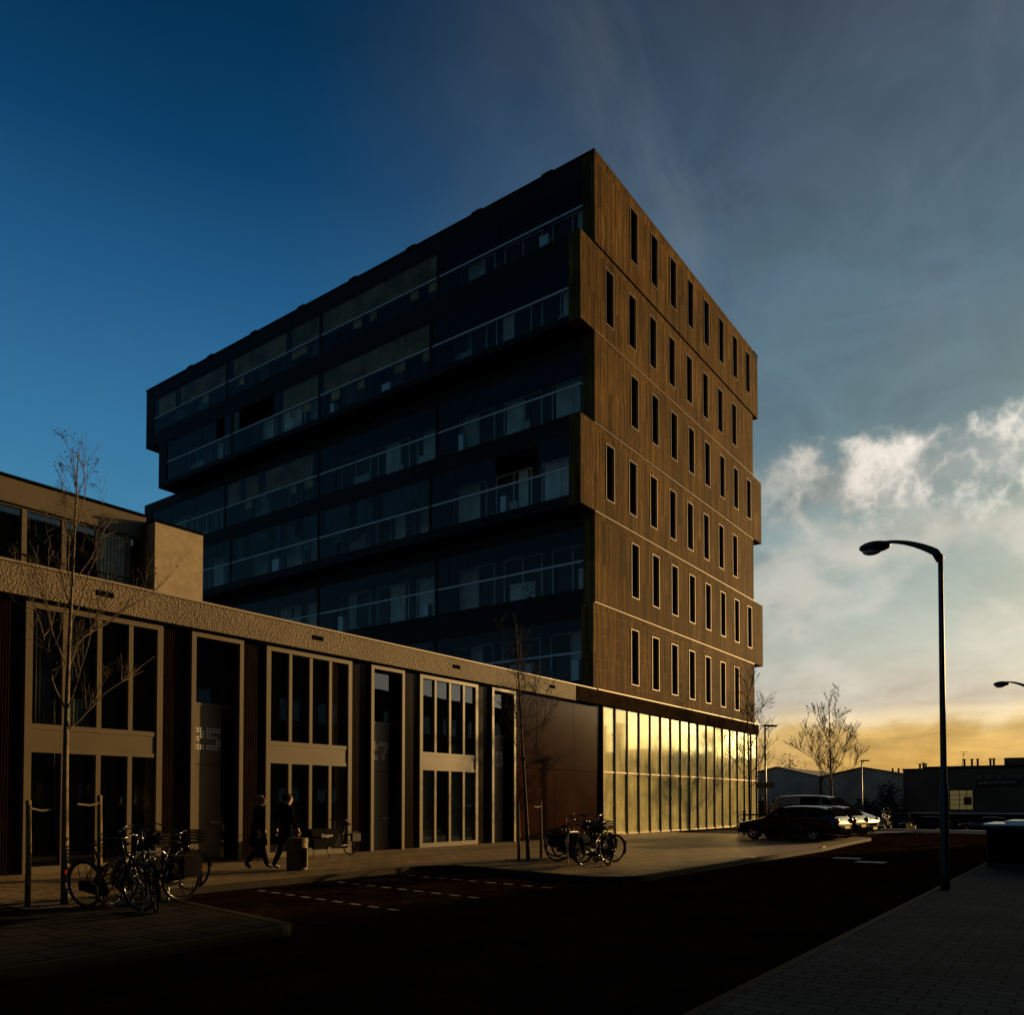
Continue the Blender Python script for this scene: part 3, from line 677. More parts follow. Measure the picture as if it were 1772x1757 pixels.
        for k in range(n):
            u0 = a + k * s_ + .35; u1 = a + (k + 1) * s_ - .25; xb = X0 + 1.7 - .06
            fr = MB(); e = .07; ta, tb = oa + .12, ob - .25
            fr.box(xb, xb + .05, u0, u1, ta, ta + e); fr.box(xb, xb + .05, u0, u1, tb - e, tb)
            for q in (u0, (u0 + u1) / 2 - e / 2, u1 - e): fr.box(xb, xb + .05, q, q + e, ta + e, tb - e)
            W = P(fr, 'balcony_window', M['gframe'], tw)
            for _c in range(1 if rnd.random() < .55 else 2):
                c0 = u0 + .1 + rnd.random() * (u1 - u0) * .45; c1 = min(u1 - .1, c0 + rnd.uniform(.5, 1.5)); cu = MB(); y = c0; zt = tb - .1 if rnd.random() < .6 else ta + rnd.uniform(.8, 1.5)
                while y < c1: cu.quad((xb + .03, y, ta + .08), (xb + .045, y + .06, ta + .08), (xb + .045, y + .06, zt), (xb + .03, y, zt)); cu.quad((xb + .045, y + .06, ta + .08), (xb + .03, y + .12, ta + .08), (xb + .03, y + .12, zt), (xb + .045, y + .06, zt)); y += .12
                PP(cu, 'curtain', M['curtain'], W)
P(MB().box(33.0, 55.42, FY - .02, 58.12, 32.52, 32.60), 'roof_edge', M['black'], tw)
# glazed hall on the ground floor
P(MB().box(31.2, 54.75, FY - .13, FY + .35, 6.14, 6.80), 'hall_fascia', M['hfascia'], tw)
P(MB().box(33.0, 54.80, FY - .16, FY + .02, 6.80, 6.855), 'roof_edge_trim', M['trim'], tw)
P(MB().box(33.02, 54.72, FY + .35, FY + 12, 6.2, 6.86), 'hall_ceiling', M['black'], tw)
P(MB().box(33.7, 54.3, FY + .5, FY + 12, -.1, 6.2), 'hall_interior_wall', M['backwall'], tw)
mx_ = [33.72, 34.93, 36.17, 37.43, 38.68, 39.92, 41.17, 42.42, 43.63, 44.85, 46.10, 47.36, 48.62, 49.88, 51.14, 52.40, 53.65, 54.72]
fr = MB()
for x in mx_: fr.box(x - .026, x + .026, FY - .015, FY + .24, -.02, 6.14)
mull = P(fr, 'mullions', M['hfascia'], tw)
fr = MB()
for a, b in zip(mx_, mx_[1:]): fr.box(a + .026, b - .026, FY + .01, FY + .24, 2.97, 3.04).box(a + .026, b - .026, FY + .01, FY + .24, -.02, .06)
P(fr, 'transoms', M['trim'], tw)
fr = MB()
for x in mx_: fr.box(x - .030, x - .008, FY - .022, FY - .016, -.02, 6.14)
P(fr, 'mullion_edges', M['trim'], tw)
rr = random.Random(9)
for a, b in zip(mx_, mx_[1:]):
    for za, zb in ((.06, 2.97), (3.04, 6.14)):
        t1, t2 = rr.uniform(-.006, .006), rr.uniform(-.009, .009)
        y = FY + .045
        q = [(a + .026, y + t1, za), (b - .026, y - t1, za), (b - .026, y - t1 + t2, zb), (a + .026, y + t1 + t2, zb)]
        pn = MB()._add(q + [(u, v_ + .02, w_) for u, v_, w_ in q], [(0, 1, 2, 3), (7, 6, 5, 4), (0, 4, 5, 1), (1, 5, 6, 2), (2, 6, 7, 3), (3, 7, 4, 0)])
        P(pn, 'hall_pane', M['film'], tw)
for k, (px, py) in enumerate(((948, 297), (826, 368), (712, 433), (612, 487), (522, 537), (440, 578), (365, 620), (330, 638))):
    d_ = ray(px, py); y = d_.y * 33.2 / d_.x
    one(MB().box(33.1, 33.55, y - .33, y + .33, 32.60, 32.78).box(33.15, 33.5, y - .12, y + .12, 32.78, 32.84), 'roof_anchor', M['black'],
        'small black block on the tower roof edge, ' + ('nearest the timber corner', 'second from the timber corner', 'third from the timber corner', 'fourth from the timber corner', 'fourth from the far end', 'third from the far end', 'second from the far end', 'nearest the far end')[k], 'roof block', 'blocks along the tower roof edge')

# ------------------------------------------------------------ buildings across the street (seen in the glass, and shading the road)
ob_ = thing('opposite_building', 'dark brick block across the street mirrored in the windows', 'building', (35, -20, 0))
P(MB().box(-60, 97, -27, -15, -.2, 11.6), 'brick_wall', M['opp'], ob_)
P(MB().box(-60, 51, -27, -15.3, 11.6, 21.0), 'upper_wall', M['opp'], ob_)
P(MB().box(-60.2, 51.2, -27.2, -15.15, 21.0, 21.3), 'parapet', M['black'], ob_)
P(MB().box(51.2, 97.2, -27.2, -14.85, 11.6, 11.9), 'parapet', M['black'], ob_)
wv = MB()
for k in range(39):
    for zf in (1.0, 4.6, 8.2): wv.box(-58 + k * 4, -56 + k * 4, -15.0 + .001, -14.97, zf, zf + 1.7)
P(wv, 'window_band', M['glass'], ob_)
db = thing('distant_block', 'long low sheet clad block far down the other side of the street', 'building', (200, -60, 0))
P(MB().box(118, 190, -75, -52, -1.3, 11.5), 'sheet_wall', M['opp'], db)
P(MB().box(190, 300, -75, -52, -1.3, 15.0), 'high_hall', M['opp'], db)

# ------------------------------------------------------------ buildings at the end of the street
wh = thing('warehouse', 'pale grey corrugated warehouse with a double gabled roof behind the van', 'warehouse', (116, 31, -1.2))
def corr(mb, x, prof, z0):
    for (ya, za), (yb, zb) in zip(prof, prof[1:]):
        n = max(1, int(abs(yb - ya) / .32))
        for k in range(n):
            u, v_ = k / n, (k + 1) / n; w_ = (u + v_) / 2
            y0, y1, y2 = ya + (yb - ya) * u, ya + (yb - ya) * w_, ya + (yb - ya) * v_; a, b, c = za + (zb - za) * u, za + (zb - za) * w_, za + (zb - za) * v_
            mb.quad((x, y0, z0), (x + .05, y1, z0), (x + .05, y1, b), (x, y0, a)); mb.quad((x + .05, y1, z0), (x, y2, z0), (x, y2, c), (x + .05, y1, b))
mb = MB(); pr = [(20.4, 4.9), (25.54, 5.95), (30.76, 4.82), (36.6, 6.25), (43, 4.8)]
corr(mb, 112, pr, -1.25); P(mb, 'gable_wall', M['metalwall'], wh)
rf = MB()
for (ya, za), (yb, zb) in zip(pr, pr[1:]): rf._add([(111.8, ya, za), (150, ya, za), (150, yb, zb), (111.8, yb, zb), (111.8, ya, za + .16), (150, ya, za + .16), (150, yb, zb + .16), (111.8, yb, zb + .16)], [(0, 1, 2, 3), (4, 7, 6, 5), (0, 4, 5, 1), (3, 2, 6, 7), (0, 3, 7, 4), (1, 5, 6, 2)])
P(rf, 'roof', M['metalroof'], wh)
P(MB().box(111.8, 111.95, 30.7, 30.85, -1.2, 4.9), 'downpipe', M['black'], wh)
P(MB().box(112.3, 150, 20.4, 43, -1.2, 4.7), 'side_wall', M['metalwall'], wh)
for k, yy in enumerate((21.6, 22.3)):
    P(MB().tube([(114, yy, 4.9), (114, yy, 5.9)], .12, 8), 'roof_flue', M['black'], wh)
bc = thing('builders_store', 'flat roofed dark grey store with a lettered black sign and a raised upper storey', 'shop building', (106, 8, -1.2))
zt = 5.2
P(MB().box(100, 125, -14, 18.5, .40, 5.15), 'upper_storey', M['boxwall'], bc)
P(MB().box(99.94, 100.0, -14, 18.5, .28, .40), 'white_edge_strip', M['white'], bc)
P(MB().box(103, 125, -14, 18.3, -1.3, .28), 'ground_floor_wall', M['boxwall'], bc)
P(MB().box(99.9, 125, -14.1, 18.6, 5.15, 5.28).box(101, 120, -10, 16.6, 5.28, 5.50), 'roof_edge', M['black'], bc)
P(MB().box(101, 112, -12, 8.8, 5.5, 6.25), 'roof_box', M['boxwall'], bc)
for y_ in (18.2, 14.5, 10.5, 6.5, 2, -4): P(MB().box(100.1, 100.4, y_ - .15, y_ + .15, -1.3, .28), 'column', M['black'], bc)
fr = MB()
for q in range(5): fr.box(99.93, 99.99, 11.6, 13.9, .72 + q * .52, .77 + q * .52)
for q in (11.6, 12.2, 12.9, 13.82): fr.box(99.93, 99.99, q, q + .06, .7, 2.85)
wf = P(fr, 'window', M['black'], bc)
PP(MB().box(99.95, 99.985, 11.62, 13.88, .72, 2.82), 'pane', mat('store_window_glow', (.2, .18, .08), .2, emis=(.55, .42, .14, .13)), wf)
PP(MB().box(99.90, 99.93, 11.75, 12.5, 1.25, 2.1), 'poster', M['signb'], wf)
sg = P(MB().box(99.84, 99.95, 7.15, 11.35, 3.22, 4.0), 'sign_board', M['signb'], bc)
def sign_text(s_, yl, size, m, z, n='lettering', sp=1.15):
    o = textmesh(s_, size, (0, 0, 0), (0, 0, 0), m, n, sg, .01, sp); 
    o.matrix_parent_inverse = Matrix.Identity(4)
    o.location = (99.82, yl, z); o.rotation_euler = (R(90), 0, R(-90)); return o
sign_text('BOUWCENTER', 10.62, .40, M['letter'], 3.50, sp=1.12)
sign_text('FILIPPO', 8.25, .36, M['dletter'], 3.50, sp=1.0)
PP(MB().box(99.81, 99.83, 10.80, 11.06, 3.44, 3.66), 'emblem', M['green'], sg)
for q in range(5):
    y_ = 11.0 - q * .92; P(MB().tube([(99.95, y_, 4.12), (99.6, y_, 4.3), (99.45, y_, 4.22)], .02, 5).ell((99.45, y_, 4.18), (.07, .05, .06)), 'sign_lamp', M['letter'], bc)
for k, (px, h_) in enumerate(((1592, .35), (1598, .45), (1602, .35), (1669, .75), (1682, .75), (1692, .75), (1714, .75), (1720, .75))):
    d_ = ray(px, 1330); y_ = d_.y * 104 / d_.x
    P(MB().tube([(104, y_, 5.3), (104, y_, 5.55 + h_)], .11, 8).tube([(104, y_, 5.5 + h_), (104, y_, 5.62 + h_)], .17, 8), 'roof_flue', M['black'], bc)
d_ = ray(1664, 1325); y_ = d_.y * 104 / d_.x
P(MB().tube([(104, y_, 5.4), (104, y_ - .25, 7.2)], .03, 5).box(103.97, 104.03, y_ - .65, y_ + .15, 7.16, 7.2).box(103.97, 104.03, y_ - .5, y_ - .05, 6.9, 6.93), 'aerial', M['black'], bc)

# ------------------------------------------------------------ bare trees
def tree(name, label, loc, H, seed, rmin=.0024, r0=.06, fork=.42, spread=.42, nl=9, barkm='bark', lean=(0, 0), tuft=.2, group='bare young street trees', levels=3, bl=1.0):
    rd = random.Random(seed); t = thing(name, label, 'tree', loc, 0, group)
    tr = MB(); br = MB(); lf = MB()
    pts = []; n = 22; wob = [rd.uniform(-.05, .05) for _ in range(4)]
    for i in range(n + 1):
        u = i / n; pts.append(Vector((lean[0] * u + math.sin(u * 5 + seed) * .035 * H / 7, lean[1] * u + math.cos(u * 4.2 + seed) * .03 * H / 7, H * u)))
    rad = [r0 * (1 - .93 * (i / n) ** .9) + .003 for i in range(n + 1)]
    tr.tube(pts, rad, 9)
    def twig(p, d, L, r_, lv):
        seg = max(3, int(L / .14)); q = p.copy(); ps = [q.copy()]; dd = d.normalized()
        for i in range(seg):
            dd = (dd + Vector((rd.gauss(0, .11), rd.gauss(0, .11), rd.gauss(.055, .08)))).normalized(); q = q + dd * (L / seg); ps.append(q.copy())
        br.tube(ps, [max(rmin, r_ * (1 - .8 * i / seg)) for i in range(seg + 1)], 5 if lv < 2 else 4, cap=False)
        if lv < levels:
            k = int(rd.uniform(2.6, 4.2) + L * 2.8)
            for j in range(k):
                u = rd.uniform(.25, .97); a = ps[int(u * seg)]
                side = Vector((rd.gauss(0, 1), rd.gauss(0, 1), rd.gauss(.15, .6))).normalized()
                nd = (dd * 1.0 + side * rd.uniform(.5, .95)).normalized()
                twig(a, nd, L * rd.uniform(.25, .52) * (1.15 - .5 * u), r_ * .5 * (1.1 - u * .5), lv + 1)
        elif rd.random() < tuft:
            for _ in range(rd.randint(1, 4)):
                e = ps[-1] + Vector((rd.gauss(0, .04), rd.gauss(0, .04), rd.gauss(0, .03))); s_ = rd.uniform(.012, .03)
                a = Vector((rd.gauss(0, 1), rd.gauss(0, 1), rd.gauss(0, 1))).normalized() * s_; b = a.orthogonal().normalized() * s_ * .7
                lf.quad(e - a, e + b, e + a, e - b)
    for k in range(nl):
        u = fork + (.95 - fork) * (k + rd.random() * .6) / nl
        p = pts[min(n, int(u * n))]; an = k * 2.4 + rd.uniform(-.4, .4)
        tilt = spread * (1.25 - .6 * (u - fork) / (1 - fork)); L = H * bl * rd.uniform(.22, .36) * (1.2 - .75 * (u - fork) / (1 - fork))
        twig(p, Vector((math.cos(an) * tilt * 2, math.sin(an) * tilt * 2, 1)), L, r0 * .30 * (1.15 - u * .7), 1)
    P0(tr, 'trunk', M[barkm], t, smooth=True); P0(br, 'branches', M[barkm], t); 
    if lf.v: P0(lf, 'leaves', M['leaf'], t)
    return t
def P0(mb, name, m, parent, label=None, **k):
    o = mb.build(name, m, **k); o.parent = parent
    if label: o['label'] = label
    return o
tree('bare_tree', 'tall thin bare tree on the parking island at the left edge, between two stakes', (6.2, 13.1, 0), 7.35, 3, .0024, .060, .36, .27, 13, 'bark2', lean=(.30, .42), tuft=.4)
tree('bare_tree', 'thin bare tree tied between two stakes in front of the rust brown wall', (18.45, 12.9, 0), 6.5, 8, .0026, .055, .38, .26, 18, 'bark', lean=(-.35, .1), tuft=.5)
tree('bare_tree', 'bare tree with wide branches at the corner of the glazed hall', (40.4, 14.6, 0), 8.3, 15, r0=.09, fork=.26, spread=.55, nl=15, barkm='bark', lean=(.2, .1), tuft=.5, rmin=.006)
tree('bare_tree', 'fan shaped bare tree standing against the yellow sky behind the van', (57, 15.0, -.6), 9.0, 21, r0=.11, bl=1.25, fork=.30, spread=.85, nl=19, barkm='bark', tuft=.4, rmin=.009)
tree('bare_tree', 'bare tree across the street mirrored in the glazed hall', (86, -3, -1.2), 11.5, 33, .012, .12, .34, .50, 16, 'bark', group=None)
for (x, y, h_, lab) in ((5.72, 13.2, 1.62, 'left stake beside the tall bare tree on the island'), (6.62, 12.85, 1.7, 'right stake beside the tall bare tree on the island'),
                        (18.12, 12.95, 1.55, 'left stake of the bare tree before the rust brown wall'), (19.2, 12.95, 1.6, 'right stake of the bare tree before the rust brown wall')):
    s_ = thing('tree_stake', 'round wooden ' + lab, 'stake', (x, y, 0), 0, 'stakes beside the street trees')
    P0(MB().tube([(0, 0, -.05), (.01, .01, h_ * .5), (0, .02, h_)], [.042, .04, .038], 10), 'post', M['stake'], s_, smooth=True)
    dx = .35 if x in (5.72, 18.12) else -.35
    P0(MB().tube([(0, 0, h_ - .12), (dx * .5, 0, h_ - .16), (dx, 0, h_ - .14)], .018, 6), 'tie_band', M['band'], s_)
for (x, y) in ((18.6, 12.9), (6.2, 13.1)):
    o = tag(MB().box(x - .62, x + .62, y - .45, y + .45, .003, .012).build('soil', M['soil']), kind='structure')

# ------------------------------------------------------------ street lamps
def lamp(name, label, loc, H=6.2, rz=R(90), reach=1.15, leanx=.10, s=1.0, group='curved arm street lamps'):
    t = thing(name, label, 'street lamp', loc, rz, group)
    p = MB(); ly = leanx
    p.tube([(0, 0, -.05), (0, 0, .25), (0, 0, 1.9), (0, 0, 1.95), (0, ly * .5, H * .5), (0, ly, H - .35), (0, ly, H)], [.085 * s, .078 * s, .075 * s, .056 * s, .052 * s, .044 * s, .044 * s], 14)
    P0(p, 'pole', M['lamp'], t, smooth=True)
    a = MB(); pts = []; rad = []
    for i in range(13):
        u = i / 12; pts.append((reach * u * 1.0, ly, H + .40 * math.sin(u * math.pi / 2) ** .8 * (1) - .02)); rad.append((.05 * (1 - u) ** 1.3 + .025) * s)
    pts[0] = (0, ly, H - .10)
    a.tube(pts, rad, 10); P0(a, 'arm', M['lamp'], t, smooth=True)
    hd = MB(); hd.ell((reach + .10, ly, H + .315), (.28, .17, .105), 22, 12); P0(hd, 'lamp_head', M['lamp'], t, smooth=True)
    P0(MB().ell((reach + .15, ly, H + .235), (.17, .11, .07), 14, 8), 'lens', M['lens'], t, smooth=True)
    return t
lamp('street_lamp', 'tall dark curved arm street lamp on the near pavement', (16.72, 2.41, 0), H=6.12, reach=1.0, rz=R(96))
lamp('street_lamp', 'far dark curved arm street lamp reaching in at the right edge', (37.8, 2.3, 0), H=5.98, reach=.95, rz=R(92), leanx=0)
def mast(label, loc, H):
    t = thing('mast_lamp', label, 'street lamp', loc, R(-30), 'straight mast street lamps')
    P0(MB().tube([(0, 0, -.8), (0, 0, H)], [.07, .045], 8), 'pole', M['lamp'], t, smooth=True)
    P0(MB().box(-.05, .75, -.13, .13, H - .02, H + .07), 'lamp_head', M['lamp'], t, bevel=.02)
    P0(MB().tube([(0, 0, H - .25), (.3, 0, H)], .03, 6), 'arm', M['lamp'], t); return t
ml = mast('straight street lamp with a flat head beside the corner tree and the glazed hall', (43.3, 14.75, 0), 5.65)
P0(MB().box(-.03, .03, -.62, .62, 2.32, 2.62).box(.031, .034, -.58, .58, 2.35, 2.59), 'sign_plate', M['signb'], ml)
mast('flat headed street lamp before the warehouse, right of the fan shaped tree', (70, 16.0, -1.1), 6.0)

# ------------------------------------------------------------ bicycles
def wheel_mb(c, r_=.345, spokes=24):
    ty = MB(); pts = [(c[0] + r_ * math.cos(2 * math.pi * i / 28), c[1], c[2] + r_ * math.sin(2 * math.pi * i / 28)) for i in range(28)]
    ty.tube(pts, .019, 7, closed=True)
    rm = MB(); pts = [(c[0] + (r_ - .026) * math.cos(2 * math.pi * i / 28), c[1], c[2] + (r_ - .026) * math.sin(2 * math.pi * i / 28)) for i in range(28)]
    rm.tube(pts, .010, 5, closed=True)
    sp = MB()
    for k in range(spokes):
        a = 2 * math.pi * k / spokes; sp.tube([(c[0] + .02 * math.cos(a + .8), c[1] + (.025 if k % 2 else -.025), c[2] + .02 * math.sin(a + .8)), (c[0] + (r_ - .03) * math.cos(a), c[1], c[2] + (r_ - .03) * math.sin(a))], .0022, 3, cap=False)
    sp.tube([(c[0], c[1] - .045, c[2]), (c[0], c[1] + .045, c[2])], .022, 8)
    return ty, rm, sp
def bike(label, loc, rz, ladies=True, crate=False, bags=False, group='parked city bicycles', color='bikeblk', high=1.06):
    t = thing('bicycle', label, 'bicycle', loc, rz, group)
    B = .345
    for cx in (0, 1.12):
        ty, rm, sp = wheel_mb((cx, 0, B + .019)); w_ = P0(ty, 'tyre', M['tyre'], t, smooth=True)
        w_.name = 'wheel'; P0(rm, 'rim', M['chrome'], w_, smooth=True); P0(sp, 'spokes', M['chrome'], w_)
        mg = MB(); pts = [(cx + .385 * math.cos(R(a)), 0, B + .385 * math.sin(R(a))) for a in (range(20, 215, 13) if cx == 0 else range(10, 150, 13))]
        for (x0, _, z0), (x1, _, z1) in zip(pts, pts[1:]): mg.quad((x0, -.028, z0), (x0, .028, z0), (x1, .028, z1), (x1, -.028, z1))
        P0(mg, 'mudguard', M[color], t)
    hx, hz = .86, .80
    f = MB(); bb = (.46, 0, .30); st = (.27, 0, .86)
    f.tube([bb, st], .016, 8); f.tube([bb, (hx + .015, 0, hz - .10)] if not ladies else [(.42, 0, .37), (.60, 0, .42), (.76, 0, .56), (hx + .01, 0, hz - .12)], .018, 8)
    f.tube([(.30, 0, .76), (hx - .01, 0, hz)], .015, 8) if not ladies else f.tube([(.39, 0, .50), (.62, 0, .55), (hx, 0, hz - .05)], .014, 8)
    for s_ in (-.04, .04): f.tube([(0, s_, B), bb], .009, 6); f.tube([(0, s_, B), (.29, 0, .78)], .008, 6)
    f.tube([(hx + .03, 0, hz - .17), (hx - .015, 0, hz + .05)], .021, 8)
    for s_ in (-.045, .045): f.tube([(1.12, s_, B), (1.03, s_, .50), (.93, s_ * .8, .70), (hx + .03, 0, hz - .15)], .010, 6)
    P0(f, 'frame', M[color], t, smooth=True)
    h = MB(); h.tube([(hx - .01, 0, hz + .03), (hx - .04, 0, high)], .011, 8)
    h.tube([(hx - .34, -.28, high - .02), (hx - .22, -.28, high), (hx - .04, -.20, high + .04), (hx + .0, 0, high + .005), (hx - .04, .20, high + .04), (hx - .22, .28, high), (hx - .34, .28, high - .02)], .011, 8)
    hb = P0(h, 'handlebar', M['chrome'], t, smooth=True)
    for s_ in (-.28, .28): P0(MB().tube([(hx - .35, s_, high - .025), (hx - .24, s_, high)], .017, 8), 'grip', M['tyre'], hb)
    s = MB(); s.loft([[(x, w_ * math.cos(a), z + .5 * w_ * math.sin(a) * .5) for a in [k * math.pi / 5 for k in range(10)]] for x, w_, z in ((.10, .06, .955), (.13, .115, .955), (.20, .11, .95), (.27, .05, .955), (.36, .025, .965), (.39, .012, .96))])
    P0(s, 'saddle', M['saddle'], t, smooth=True)
    P0(MB().tube([(.27, 0, .86), (.245, 0, .94)], .013, 8), 'seat_post', M['chrome'], t)
    g_ = MB(); g_.prism([(-.06, .27), (-.06, .41), (.05, .43), (.50, .40), (.56, .30), (.50, .21), (.42, .20), (.0, .27)], -.065, -.045)
    g_.v = [(x, z, y) for x, y, z in g_.v]; P0(g_, 'chain_guard', M[color], t)
    rk = MB()
    for s_ in (-.06, .06): rk.tube([(-.22, s_, .73), (.25, s_, .75)], .006, 5); rk.tube([(0, s_ * 1.1, B), (-.05, s_, .73)], .005, 5)
    for x in (-.22, -.08, .06): rk.tube([(x, -.06, .735), (x, .06, .735)], .005, 5)
    P0(rk, 'luggage_rack', M[color], t)
    P0(MB().tube([(.46, -.09, .30), (.46, .09, .30)], .012, 6).tube([(.46, .09, .30), (.56, .10, .18)], .008, 6).tube([(.46, -.09, .30), (.36, -.10, .42)], .008, 6).box(.52, .60, .10, .19, .165, .19).box(.32, .40, -.19, -.10, .405, .43), 'crank', M['chrome'], t)
    P0(MB().ell((hx + .12, 0, .80), (.045, .035, .035), 10, 6), 'headlight', M['chrome'], t, smooth=True)
    P0(MB().box(-.40, -.375, -.025, .025, .50, .56), 'rear_reflector', M['taill'], t)
    P0(MB().tube([(.10, .06, .30), (.02, .20, .015)], .008, 5), 'kickstand', M['chrome'], t)
    if crate:
        c = MB(); x0, x1, z0, z1 = hx + .06, hx + .42, .86, 1.10
        c.box(x0, x1, -.2, .2, z0, z0 + .02)
        for q in range(4): 
            z = z0 + .03 + q * .055; c.box(x0, x1, -.205, -.195, z, z + .03).box(x0, x1, .195, .205, z, z + .03).box(x0, x0 + .01, -.195, .195, z, z + .03).box(x1 - .01, x1, -.195, .195, z, z + .03)
        P0(c, 'front_crate', M['crate'], t)
    if bags:
        for s_ in (-1, 1): P0(MB().box(-.24, .14, .075 if s_ > 0 else -.20, .20 if s_ > 0 else -.075, .40, .73), 'pannier_bag', M['bagm'], t, bevel=.03)
    return t
def put_bike(pr, pf, lean=0.0, **k):
    """rear and front contact points are points of the photograph's ground"""
    a = gp(*pr); b = gp(*pf); rz = math.atan2(b.y - a.y, b.x - a.x)
    o = bike(loc=(a.x, a.y, 0), rz=rz, **k); o.rotation_euler = (lean, 0, rz); return o
GA, GB, GC = 'bicycles parked on the island', 'bicycles in the rack by the glass hall', 'bicycles beside the parked cars'
put_bike((150, 1572), (262, 1580), .10, label='bicycle at the left of the island rack with its rear wheel by the stake', group=GA)
put_bike((312, 1560), (215, 1572), -.06, label='bicycle at the right of the island rack facing left with a rear lamp', group=GA, crate=False, bags=True)
put_bike((195, 1570), (285, 1548), .07, label='black bicycle with a front crate in the middle of the island rack', group=GA, crate=True, high=1.12)
put_bike((270, 1582), (235, 1556), -.08, label='bicycle seen end on with tall bent handlebars in the island rack', group=GA, high=1.22)
put_bike((1063, 1493), (992, 1497), -.06, label='bicycle with rear wheel nearest the glass hall, right end of its cluster', group=GB)
put_bike((966, 1492), (1040, 1491), .06, label='bicycle with its rear wheel nearest the stake, before the rust brown wall', group=GB, bags=True)
put_bike((1045, 1487), (985, 1487), -.05, label='bicycle with raised pale handlebar ends in the middle of the cluster', group=GB, high=1.22)
put_bike((990, 1486), (1048, 1484), .05, label='bicycle at the back of the cluster nearest the rust brown wall', group=GB, high=1.2, ladies=False)
put_bike((1010, 1500), (1046, 1496), -.10, label='bicycle with full black pannier bags at the front of the cluster', group=GB, bags=True, crate=True)
put_bike((1287, 1444), (1262, 1449), .10, label='bicycle leaning alone against the rail in front of the glass hall corner', group=GC)
put_bike((1376, 1457), (1342, 1455), -.06, label='bicycle nearest the camera beside the dark estate car', group=GC)
put_bike((1395, 1452), (1362, 1453), .05, label='bicycle standing behind the nearest one beside the estate car', group=GC, high=1.15)
put_bike((1428, 1455), (1403, 1452), -.05, label='bicycle by the rear door of the dark estate car', group=GC)
put_bike((1541, 1434), (1519, 1436), .05, label='bicycle standing right of the van on the traffic island', group=GC)
put_bike((1525, 1432), (1537, 1435), -.05, label='second bicycle right of the van, behind the first on the island', group=GC, high=1.2)
put_bike((1000, 1492), (1072, 1486), .07, label='bicycle with a low handlebar between the pannier bike and the glass hall', group=GB, bags=True)
put_bike((1052, 1500), (1010, 1488), -.10, label='bicycle at the very front of the cluster turned towards the houses', group=GB, crate=True, high=1.1)
put_bike((1030, 1484), (965, 1484), .05, label='bicycle behind the stake side of the cluster, half hidden', group=GB, bags=True, high=1.15)
put_bike((230, 1552), (300, 1545), .05, label='bicycle at the back of the island rack nearest the houses', group=GA, bags=True, crate=True)
# bicycle rack hoops
for (x, y, lab) in ((18.35, 11.35, 'steel hoop bicycle stand among the bicycles by the glass hall'), (7.1, 12.2, 'steel hoop bicycle stand among the bicycles on the island')):
    one(MB().tube([(x - .3, y, 0), (x - .3, y, .7), (x - .2, y, .8), (x + .2, y, .8), (x + .3, y, .7), (x + .3, y, 0)], .022, 8), 'bicycle_stand', M['steel'], lab, 'bicycle stand', 'hoop bicycle stands')
rk = thing('guard_rail', 'low dark two post rail beside the corner tree', 'rail', (38.6, 14.2, 0), R(-40))
P0(MB().box(-.05, .05, -.04, .04, 0, 1.15), 'post', M['black'], rk); P0(MB().box(1.45, 1.53, -.04, .04, 0, 1.05), 'post', M['black'], rk)
P0(MB().box(.05, 1.45, -.03, .03, .92, 1.0).box(.05, 1.45, -.03, .03, .35, .42), 'rails', M['black'], rk)

# cargo bicycle against the second window
cb = thing('cargo_bicycle', 'long black cargo bicycle with a lettered box in front of the second window', 'cargo bicycle', (16.92, 18.25, 0), R(183))
for cx, r_ in ((0, .31), (1.95, .25)):
    ty, rm, sp = wheel_mb((cx, 0, r_ + .02), r_); w_ = P0(ty, 'wheel', M['tyre'], cb, smooth=True); P0(rm, 'rim', M['chrome'], w_); P0(sp, 'spokes', M['chrome'], w_)
P0(MB().tube([(0, .03, .33), (.42, 0, .30), (.75, 0, .42), (1.5, 0, .30), (1.95, 0, .62), (1.95, .04, .27)], .022, 8).tube([(.42, 0, .3), (.25, 0, .86)], .018, 8).tube([(0, -.03, .33), (.27, 0, .75)], .01, 6).tube([(.75, 0, .42), (.70, 0, .95)], .02, 8), 'frame', M['bikeblk'], cb, smooth=True)
bx = MB(); rings = []
for z, a, b, w_ in ((.30, .92, 1.62, .24), (.55, .84, 1.72, .29), (.82, .78, 1.82, .33)): rings.append([(a, -w_, z), (b, -w_ * .8, z), (b + .03, 0, z), (b, w_ * .8, z), (a, w_, z)])
bx.loft(rings); B_ = P0(bx, 'cargo_box', M['crate'], cb)
tx = textmesh('Cangoo', .13, (0, 0, 0), (0, 0, 0), M['letter'], 'lettering', B_, .004, 1.1, .002); tx.location = (1.50, .325, .60); tx.rotation_euler = (R(97), 0, R(180))
P0(MB().tube([(.70, 0, .93), (.66, 0, 1.05)], .012, 6).tube([(.42, -.3, 1.05), (.6, -.28, 1.08), (.68, 0, 1.05), (.6, .28, 1.08), (.42, .3, 1.05)], .012, 6), 'handlebar', M['chrome'], cb, smooth=True)
P0(MB().loft([[(x, w_ * math.cos(a), .93 + w_ * .4 * math.sin(a)) for a in [k * math.pi / 4 for k in range(8)]] for x, w_ in ((.1, .1), (.22, .1), (.38, .02))]), 'saddle', M['saddle'], cb)
P0(MB().tube([(1.22, .22, .3), (1.18, .34, .01)], .012, 6).tube([(1.22, -.22, .3), (1.18, -.34, .01)], .012, 6), 'stand', M['chrome'], cb)
P0(MB().box(-.25, .2, -.07, .07, .68, .70).box(-.24, .1, .08, .18, .42, .66), 'luggage_rack', M['bikeblk'], cb)

